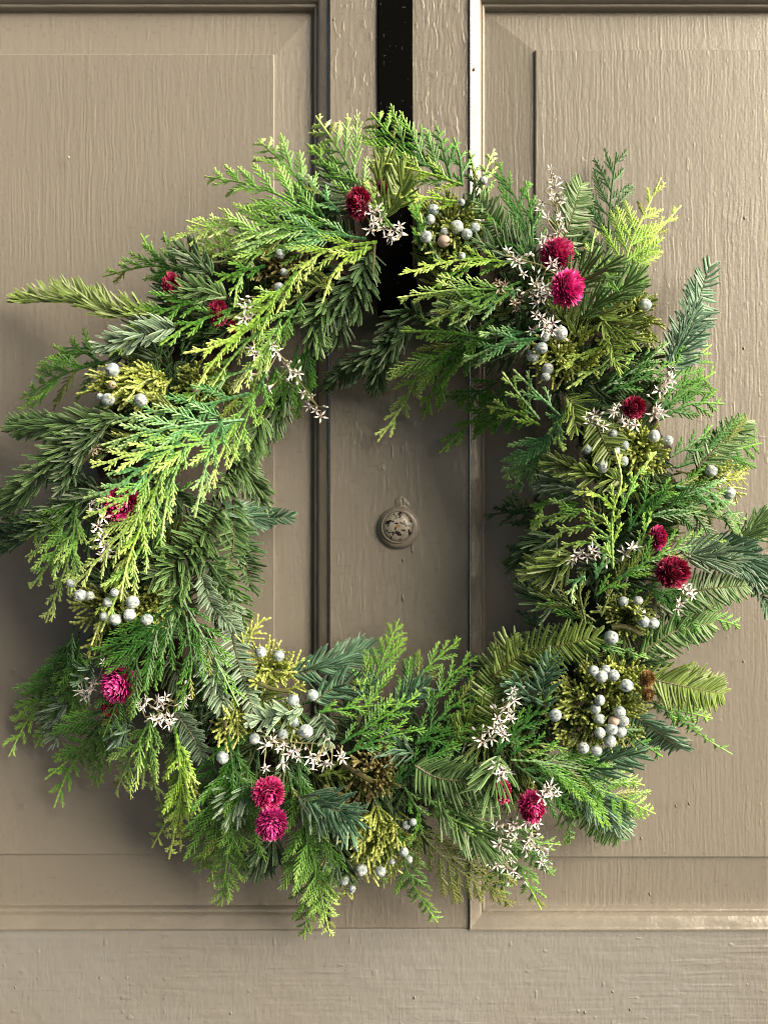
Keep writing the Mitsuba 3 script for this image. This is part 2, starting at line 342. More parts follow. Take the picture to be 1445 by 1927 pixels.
def cedar(path, tone='light', wr=0.40, lift=0.006, seed=0, drop=0.0, fine=False, parts=True, tilt=0.22, arch=0.0, dense=1.0, name=None, label=None, onesided=0):
    """A flat spray of scale leaves: stem and side sprays. path: photo pixels from base to tip."""
    rng = np.random.default_rng(1000 + seed)
    ax = catmull(axis_points(path, lift, drop), 40)
    mid = path[len(path) // 2]
    N0 = face_normal(mid[0], mid[1], rng, tilt)
    seg = np.linalg.norm(np.diff(ax, axis=0), axis=1); cum = np.r_[0, np.cumsum(seg)]; L = cum[-1]; cum = cum / L
    vary, sh = rng.uniform(0.82, 1.2), rng.normal(0, 0.07)
    def C(t, v=1.0): return np.array([t + sh, v * vary])
    w, h = (0.00084, 0.00056) if fine else (0.00104, 0.00066)
    wr = wr * (1.14 if not fine else 1.10)
    key = numbered('wreath__' + (name or ('cypress_sprig' if fine else 'cedar_sprig')))
    if label: labels[key] = {'label': label}
    stem = Bag()
    cord(stem, ax, N0, w * 1.3, h * 1.5, C(0.1), C(1.0), unit_len=0.0042, taper=0.35)
    sp = (0.0062 if fine else 0.0086) / dense
    n = max(5, int(L * 0.95 / sp))
    whole = stem if not parts else None
    for i in range(n):
        t = 0.06 + 0.90 * (i + rng.uniform(-.25, .25)) / n
        t = min(max(t, 0.03), 0.985)
        sg = 1 if i % 2 else -1
        if onesided and sg != onesided and rng.random() < 0.6: continue
        p0 = np.array([np.interp(t, cum, ax[:, j]) for j in range(3)])
        tan = unit(np.array([np.interp(min(t + .03, 1), cum, ax[:, j]) - np.interp(max(t - .03, 0), cum, ax[:, j]) for j in range(3)]))
        s = unit(np.cross(tan, N0)); N = np.cross(s, tan)
        env = min(1.0, 0.45 + 2.2 * t) * (1 - t) ** 0.80 + 0.08
        l = min(max(L * wr * env * rng.uniform(0.72, 1.12), 0.006), 0.055)
        a = math.radians(rng.normal(32 - 9 * t, 3.5))
        d = unit(tan * math.cos(a) + s * sg * math.sin(a) + N * rng.normal(0, 0.10))
        br = bent(p0, d, tan, l, 0.10 + rng.normal(0, .07), N, rng.normal(-0.04, 0.10) - arch)
        bag = whole or Bag()
        cb = 0.10 + 0.45 * t
        ce = 0.55 + 0.45 * t + rng.normal(0, .08)
        sv = rng.uniform(0.88, 1.12)
        cord(bag, br, N0, w * 1.05, h * 1.1, C(cb, sv), C(ce + .1, sv), unit_len=0.003, taper=0.42)
        bl = np.linalg.norm(br[-1] - br[0])
        m = int(bl / (0.0022 if fine else 0.0026))
        for j in range(m):
            u = 0.12 + 0.80 * (j + rng.uniform(-.2, .2)) / max(m, 1)
            q = np.array([np.interp(u, np.linspace(0, 1, 5), br[:, x]) for x in range(3)])
            bt = unit(br[min(int(u * 4) + 1, 4)] - br[min(int(u * 4), 3)])
            bs = unit(np.cross(bt, N0)); g = 1 if j % 2 else -1
            ll = min(max(bl * 0.30 * (1 - u) ** 0.6 * rng.uniform(0.7, 1.2), 0.0034), 0.0066 if fine else 0.0086)
            b = math.radians(rng.normal(31, 5))
            dd = unit(bt * math.cos(b) + bs * g * math.sin(b) + N * rng.normal(0.02, .12))
            cu = cb + (ce - cb) * u
            cord(bag, bent(q, dd, bt, ll, 0.14, N, rng.normal(0, .08), 3), N0, w * 0.88, h, C(cu, sv), C(cu * .4 + .6 * ce, sv), unit_len=0.0027, taper=0.42)
        if parts: bag.put(key + '__side_spray', 'olive' if rng.random() < 0.05 else tone)
    if parts: stem.put(key + '__stem', tone)
    else: used.discard(key); stem.put(key, tone)

def fir(path, tone='green', ln=0.0115, lift=0.006, seed=0, drop=0.0, comb=False, up=0.55, wn=0.00100, dense=1.0, tilt=0.2, forward=0.34, label=None, side=None):
    """A fir twig: brown axis and curved needles (comb: two flat ranks)."""
    rng = np.random.default_rng(5000 + seed)
    ax = catmull(axis_points(path, lift, drop), 40)
    mid = path[len(path) // 2]
    N0 = face_normal(mid[0], mid[1], rng, tilt)
    if side is not None: N0 = unit(N0 + np.array([side[0], 0, -side[1]]))
    seg = np.linalg.norm(np.diff(ax, axis=0), axis=1); cum = np.r_[0, np.cumsum(seg)]; L = cum[-1]; cum /= L
    key = numbered('wreath__fir_sprig')
    if label: labels[key] = {'label': label}
    n = int(L / (0.00080 if not comb else 0.00100) * dense)
    t = np.clip(np.linspace(0.02, 1.0, n) + rng.normal(0, .004, n), 0, 1)
    p = np.stack([np.interp(t, cum, ax[:, i]) for i in range(3)], 1)
    tan = unit(np.stack([np.interp(t, cum, np.gradient(ax[:, i])) for i in range(3)], 1))
    s = unit(np.cross(tan, N0)); nn = np.cross(s, tan)
    if comb: az = np.where(np.arange(n) % 2, 1, -1) * rng.normal(1.42, 0.16, n)
    else: az = np.where(rng.random(n) < 0.72, np.where(np.arange(n) % 2, 1, -1) * rng.normal(1.25, 0.30, n), rng.uniform(-0.9, 0.9, n))
    rad = np.cos(az)[:, None] * nn + np.sin(az)[:, None] * s
    fw = (forward + 0.9 * np.clip((t - 0.82) / 0.18, 0, 1) ** 1.5)[:, None] * rng.uniform(0.75, 1.25, (n, 1))
    d = unit(rad + tan * fw + rng.normal(0, .09, (n, 3)))
    crv = unit(nn * (up if not comb else 0.12) + tan * 0.42 + rng.normal(0, .12, (n, 3))) * (0.62 if not comb else 0.22)
    l = 0.90 * ln * rng.uniform(0.72, 1.1, n) * np.clip(1.15 - 0.55 * t ** 4, 0.5, 1.2) * np.clip(0.55 + 4 * t, 0.5, 1)
    ts = np.array([0.0, 0.16, 0.5, 0.82, 0.96]); ws = np.array([0.55, 0.95, 1.0, 0.88, 0.5])
    c = p[:, None] + (d * l[:, None])[:, None] * ts[None, :, None] + (crv * l[:, None])[:, None] * (ts ** 2)[None, :, None]
    tg = unit(d[:, None] + 2 * crv[:, None] * ts[None, :, None])
    flat = unit(nn * 0.75 + tan * -0.5 + rng.normal(0, .25, (n, 3)))
    ss = unit(np.cross(tg, flat[:, None])); up2 = np.cross(ss, tg)
    wv = (wn * ws)[None, :, None]
    v = np.stack([c + ss * wv, c + up2 * wv * 0.55, c - ss * wv, c - up2 * wv * 0.45], 2).reshape(n, -1, 3)
    tipv = c[:, -1] + tg[:, -1] * (0.05 * l)[:, None]
    v = np.concatenate([v, tipv[:, None]], 1)
    f = rt(5, 4); m = v.shape[1]
    faces = (f[None] + (np.arange(n) * m)[:, None, None]).reshape(-1, 3)
    var = rng.uniform(0.75, 1.25, n) * rng.uniform(0.88, 1.14)
    young = np.clip((t - 0.7) / 0.3, 0, 1)
    lt = np.stack([0.75 + 0.1 * young, 0.05 + 0.15 * young, 0.75 + 0.1 * young, 0.55 + 0 * young], 1)      # pale edges, dark midrib
    col = np.concatenate([np.tile(lt[:, None], (1, 5, 1)).reshape(n, -1), np.ones((n, 1))], 1)
    col = np.stack([col, np.tile((var * (1 + .2 * young))[:, None], (1, m))], 2)
    obj(key + '__needles', (v.reshape(-1, 3), faces), 'foliage', uv=tint(col.reshape(-1, 2), 'fir_' + tone), kind='stuff')
    b = Bag()
    cord(b, ax, N0, 0.0012, 0.0012, (0, 1), (.5, 1), unit_len=0.004, taper=0.5)
    b.put(key + '__twig', 'stem')

def twig(p0, p1, r, n=5, c=(.5, 1), bag=None, sag=0.0):
    t = np.linspace(0, 1, 8)[:, None]; q = np.asarray(p0) + (np.asarray(p1) - p0) * t + np.array([0, 0, -sag]) * (t * (1 - t))
    tan = unit(np.gradient(q, axis=0)); s = unit(np.cross(tan, [0.2, 1, 0.1])); u = np.cross(s, tan)
    a = np.arange(n) * 2 * np.pi / n
    v = (q[:, None] + r * (np.cos(a)[None, :, None] * s[:, None] + np.sin(a)[None, :, None] * u[:, None])).reshape(-1, 3)
    bag.add(np.vstack([v, q[-1]]), rt(8, n), np.array(c))

BERRY = None
def berry(key, px, py, r, rng, d, brown=False):
    global BERRY
    if BERRY is None: BERRY = trimesh.creation.icosphere(3)
    v = BERRY.vertices * (r * S * rng.uniform(0.96, 1.08)) * rng.uniform(0.94, 1.06, 3)
    v = v * (1 + 0.10 * (meshkit.noise(BERRY.vertices * 2.2 + px * 0.37) - 0.5))[:, None]
    end = unit(np.array([rng.normal(0, .5), -1, -0.6 + rng.normal(0, .4)]))
    dots = BERRY.vertices @ end                                   # the small puckered scar at a berry's end
    v = v * (1 - 0.12 * np.exp(-((1 - dots) / 0.012)) + 0.03 * np.exp(-((dots - 0.955) / 0.02) ** 2))[:, None]
    c = P(px, py, d)
    obj(key + '__berry', (v + c, BERRY.faces), 'berry_skin_brown' if brown else 'berry_skin', smooth=True)
    return c

def juniper(cx, cy, sx, sy, berries, tone='yellow', seed=0, base=None, n=60, lift=0.010, tips=(), label=None, blift=0.012):
    """A bushy tuft of thick scaly juniper twigs with frosted berries."""
    rng = np.random.default_rng(9000 + seed)
    key = numbered('wreath__juniper_sprig')
    if label: labels[key] = {'label': label}
    pal = 'juniper_' + tone
    bx, by = base or (cx, cy)
    root = P(bx, by, surf(bx, by) - 0.010)
    bag = Bag()
    for i in range(n):
        a, rr = rng.uniform(0, 2 * np.pi), math.sqrt(rng.uniform(0.0, 1))
        ex, ey = cx + sx * rr * math.cos(a), cy + sy * rr * math.sin(a)
        end = P(ex, ey, surf(ex, ey) + lift + rng.normal(0, .006) - 0.012 * rr)
        mid = P(ex, ey, surf(ex, ey) - 0.012) * 0.6 + root * 0.4 if rng.random() < 0.75 else (root + end) / 2
        v = end - mid; l = np.linalg.norm(v); d = v / l
        s = unit(rng.normal(0, 1, 3)); s = unit(s - d * (s @ d)); N = np.cross(s, d)
        vv = rng.uniform(0.75, 1.2); cc = np.array([rng.uniform(0, .3), vv]); ct = np.array([rng.uniform(.6, 1), vv])
        l = min(max(l, 0.014), 0.035); st = end - d * l
        cord(bag, bent(st, d, s, l, rng.normal(0, .2), N, 0), N, 0.00120, 0.00105, cc, ct, unit_len=0.0026, taper=0.25)
        for j in range(rng.integers(2, 6)):
            u = rng.uniform(0.2, 0.9); q = st + d * l * u + s * (0.1 * l * u * u)
            th = rng.uniform(0, 6.28); o = s * math.cos(th) + N * math.sin(th)
            dd = unit(d * 0.8 + o * 0.62 + np.array([0, -0.15, 0])); ll = rng.uniform(0.004, 0.011)
            cord(bag, bent(q, dd, d, ll, 0.25, o, 0, 3), N, 0.0011, 0.0010, cc * 0.6 + ct * 0.4, ct, unit_len=0.0026, taper=0.2)
    for (tx, ty, fx, fy) in tips:          # twigs that stick out on their own
        a, b = P(fx, fy, surf(fx, fy)), P(tx, ty, surf(tx, ty) + 0.012)
        d = unit(b - a); l = np.linalg.norm(b - a); s = unit(np.cross(d, [0, 1, 0])); N = np.cross(s, d)
        cord(bag, bent(a, d, s, l, rng.normal(0, .06), N, 0), N, 0.0011, 0.0009, (.2, 1), (.95, 1), unit_len=0.003, taper=0.3)
        for j in range(int(l / 0.0045)):
            u = 0.25 + 0.7 * j / max(int(l / 0.0045), 1); g = 1 if j % 2 else -1
            dd = unit(d * 0.75 + s * g * 0.6 + N * rng.normal(0, .2))
            cord(bag, bent(a + d * l * u, dd, d, rng.uniform(.006, .011) * (1.2 - .5 * u), 0.2, N, 0, 3), N, 0.0010, 0.0008, (.5, 1), (1, 1), taper=0.2)
    bag.put(key + '__twigs', pal, kind='stuff')
    for b in berries:
        d = surf(b[0], b[1]) + blift + rng.normal(0, .002)
        c = berry(key, b[0], b[1], b[2] * 0.93 * rng.uniform(0.88, 1.04), rng, d, len(b) > 3)
        st = Bag(); twig(c * 0.65 + root * 0.35 + [0, 0.006, 0], c, 0.0006, 4, (.3, 1), st); st.put(key + '__berry_stalk', pal)

def globe(px, py, rx, ry, tone='red', seed=0, lift=0.014, face=(0, 0), leaf=0.0, label=None):
    """A globe amaranth head: papery bracts all over an egg, two leaves under it, a stalk."""
    rng = np.random.default_rng(12000 + seed)
    key = numbered('wreath__globe_flower')
    if label: labels[key] = {'label': label}
    d = surf(px, py) + lift; c = P(px, py, d); k = S * (D - d) / D
    r = np.array([rx * k, (rx + ry) / 2 * k, ry * k])
    n = 330; i = np.arange(n) + 0.5
    y = 1 - 2 * i / n; th = i * 2.399963 + rng.normal(0, .12, n)
    q = np.stack([np.sqrt(1 - y * y) * np.cos(th), y, np.sqrt(1 - y * y) * np.sin(th)], 1)
    pole = unit(np.array([face[0], -0.75, -face[1]]) + rng.normal(0, .12, 3))
    tdir = unit(pole - q * (q @ pole)[:, None])
    sd = np.cross(tdir, q)
    core = 0.66; L = rng.uniform(0.42, 0.62, n)[:, None]; wv = 0.135 * rng.uniform(0.8, 1.2, n)[:, None]
    out = unit(q * 0.9 + tdir * 0.42 + rng.normal(0, .16, (n, 3)))
    b0 = q * core
    v = np.stack([b0 - sd * wv * .6, b0 + sd * wv * .6, b0 + out * L * .5 + sd * wv, b0 + out * L * .5 - sd * wv, b0 + out * L * .5 + q * 0.06 - tdir * .02, b0 + out * L], 1)
    f = np.array([[0, 1, 4], [1, 2, 4], [3, 0, 4], [2, 5, 4], [5, 3, 4]])
    faces = (f[None] + (np.arange(n) * 6)[:, None, None]).reshape(-1, 3)
    g = rng.uniform(0.75, 1.3, (n, 1)); tipmix = (rng.random((n, 1)) < 0.42) * rng.uniform(0.3, 0.9, (n, 1))
    g = g[:, 0]; tm = tipmix[:, 0]
    cols = np.stack([np.stack([0 * g, g * .8], 1)] * 2 + [np.stack([0 * g + .5, g], 1)] * 2 + [np.stack([0 * g + .42, g * .85], 1), np.stack([.52 + .45 * tm, g * 1.1], 1)], 1)
    ic = trimesh.creation.icosphere(2)
    V = np.vstack([v.reshape(-1, 3), ic.vertices * 0.72]) * r + c
    F = np.vstack([faces, ic.faces + n * 6])
    C = np.vstack([cols.reshape(-1, 2), np.tile([0, .5], (len(ic.vertices), 1))])
    obj(key + '__bracts', (V, F), 'petal', uv=tint(C, 'globe_' + tone), kind='stuff')
    st = Bag(); e = c - pole * r[1] * 0.9; twig(e, e - pole * 0.02 + np.array([0, 0.012, 0]), 0.0009, 5, (.5, 1), st, 0); st.put(key + '__stalk', 'stem')
    if leaf:
        sx = np.sign(leaf); bl = Bag(); m = 7; u = np.linspace(0, 1, m)
        cen = c - pole * r[1] * .75 + np.outer(u, np.array([sx * 0.013, -0.004, 0.004])) + np.outer(u * (1 - u), [0, -0.004, 0.006]) + np.array([-sx * 0.006, -0.002, r[2] * .95])
        wd = (0.0034 * np.sin(np.pi * np.clip(u, 0.05, 1) ** 0.8))[:, None]
        vv = np.stack([cen + [0, 0, 1] * wd, cen - [0, 0.0012, 0], cen - [0, 0.3, 1] * wd], 1).reshape(-1, 3)
        ff = []
        for a in range(m - 1):
            for b in range(2): o = a * 3 + b; ff += [[o, o + 1, o + 4], [o, o + 4, o + 3]]
        bl.add(vv, np.array(ff), (.5, 1)); bl.put(key + '__leaf', 'sepal', 'petal', smooth=True)

def stars(path, flowers, seed=0, lift=0.016, white=1.0, size=0.0052, label=None):
    """A stem of small five-pointed white everlasting flowers; path: the stem; flowers: pixels (x, y[, scale])."""
    rng = np.random.default_rng(15000 + seed)
    key = numbered('wreath__star_flower_spray')
    if label: labels[key] = {'label': label}
    ax = catmull(axis_points(path, lift - 0.009, 0), 24) + np.repeat(rng.normal(0, .0011, (8, 3)), 3, 0)
    sb = Bag()
    for a, b in zip(ax[:-1:3], ax[3::3]): twig(a, b, 0.00055, 4, (.9, 1), sb)
    pal = 'star_white' if white > 0.7 else 'star_faded'
    for fl in flowers:
        fx, fy = fl[0], fl[1]; sz = size * (fl[2] if len(fl) > 2 else 1) * rng.uniform(0.72, 1.15)
        c = P(fx, fy, surf(fx, fy) + lift + rng.normal(0, .003))
        near = ax[np.argmin(np.linalg.norm(ax - c, axis=1))]
        pole = unit(unit(c - near) * 0.9 + np.array([0, -0.75, 0]) + rng.normal(0, .6, 3))
        twig(near, c - pole * sz * 0.9, 0.0004, 4, (1, 1.1), sb)
        s = unit(np.cross(pole, [0.3, 0.2, 1])); u = np.cross(s, pole); b = Bag(); ph = rng.uniform(0, 6.28); op = rng.choice([0.1, 0.3, 0.5, 1.1])
        for k in range(5):
            a = ph + k * 2 * math.pi / 5 + rng.normal(0, .10); o = s * math.cos(a) + u * math.sin(a); t = np.cross(pole, o); fo = rng.normal(op, .15)
            Ls = sz * rng.uniform(0.9, 1.1)
            pts = np.array([o * .12 * Ls, o * .48 * Ls + t * .135 * Ls + pole * fo * .35 * Ls, o * .5 * Ls + pole * (fo * .35 - .10) * Ls, o * .48 * Ls - t * .135 * Ls + pole * fo * .35 * Ls, o * Ls + pole * fo * Ls * .75])
            b.add(pts + c, np.array([[0, 1, 2], [0, 2, 3], [1, 4, 2], [2, 4, 3]]), np.array([[.5, .9], [1, 1], [.8, 1], [1, 1], [1, 1.05]]) * [1, rng.uniform(.9, 1.05)])
        q = np.array([[math.cos(x), math.sin(x)] for x in np.arange(6) * math.pi / 3])
        tube = np.vstack([c + pole * h * sz + (q[:, :1] * s + q[:, 1:] * u) * w * sz for h, w in ((.06, .24), (-.35, .19), (-.85, .10))])
        b.add(np.vstack([tube, c - pole * sz]), rt(3, 6), np.array([[.6, 1]] * 6 + [[.35, 1]] * 6 + [[0, 1]] * 7))
        for k in range(4):                 # stamens
            o = s * math.cos(k * 1.6 + ph) + u * math.sin(k * 1.6 + ph); a0 = c + o * .06 * sz; a1 = c + o * .16 * sz + pole * .34 * sz
            b.add(np.array([a0 + u * .02 * sz, a0 - u * .02 * sz, a1]), np.array([[0, 1, 2]]), (.4, .8))
        b.put(key + '__flower', pal, 'petal')
    for j in range(len(flowers)):          # closed buds on short stalks
        a = ax[rng.integers(2, 23)]; o = unit(rng.normal(0, 1, 3) + np.array([0, -.6, 0])); e = a + o * rng.uniform(.003, .007)
        twig(a, e, 0.0003, 4, (1, 1), sb); bud = Bag(); t3 = np.linspace(0, 1, 8)
        q = e + o * np.outer(t3 * 0.0035, [1, 1, 1]); s1 = unit(np.cross(o, [.2, .3, 1])); u1 = np.cross(s1, o); an = np.arange(5) * 2 * np.pi / 5
        w1 = (0.0009 * np.sin(np.pi * np.clip(t3 * .9 + .08, 0, 1)))[:, None, None]
        vv = (q[:, None] + w1 * (np.cos(an)[None, :, None] * s1 + np.sin(an)[None, :, None] * u1)).reshape(-1, 3)
        bud.add(np.vstack([vv, e + o * 0.0038]), rt(8, 5), (.75, 1)); bud.put(key + '__bud', pal, 'petal')
    sb.put(key + '__stem', 'stem')

# ---- the under-layer: short dark sprigs all round the ring
def under_layer():
    rng = np.random.default_rng(77)
    n = 240
    for i in range(n):
        a = 2 * math.pi * (i + rng.uniform(-.3, .3)) / n
        r0 = RR + rng.uniform(-80, 25)
        out = rng.choice([-1, 1, 1, 0.3])
        L = rng.uniform(100, 145)
        b = (CX + r0 * math.cos(a), CY + 1.04 * r0 * math.sin(a))
        sw = rng.choice([-1, 1]) * rng.uniform(0.3, 0.9)
        da = a + (0 if out > 0 else math.pi) + sw
        if abs(out) < 0.5: da = a + math.pi / 2 * np.sign(sw)
        L *= 0.78 if out < 0 else 1.0
        e = (b[0] + L * math.cos(da), b[1] + L * math.sin(da))
        if 470 < e[0] < 960 and 620 < e[1] < 1215 and math.hypot(e[0] - CX, e[1] - CY) < 268: continue
        if any(math.hypot(q[0] - 737, q[1] - 512) < 75 for q in (b, e, ((b[0] + e[0]) / 2, (b[1] + e[1]) / 2))): continue
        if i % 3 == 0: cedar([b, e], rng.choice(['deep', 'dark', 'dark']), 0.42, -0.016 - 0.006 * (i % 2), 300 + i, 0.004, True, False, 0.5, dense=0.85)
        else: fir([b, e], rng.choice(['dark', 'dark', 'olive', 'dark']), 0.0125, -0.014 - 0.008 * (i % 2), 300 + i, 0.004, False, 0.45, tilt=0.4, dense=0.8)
under_layer()

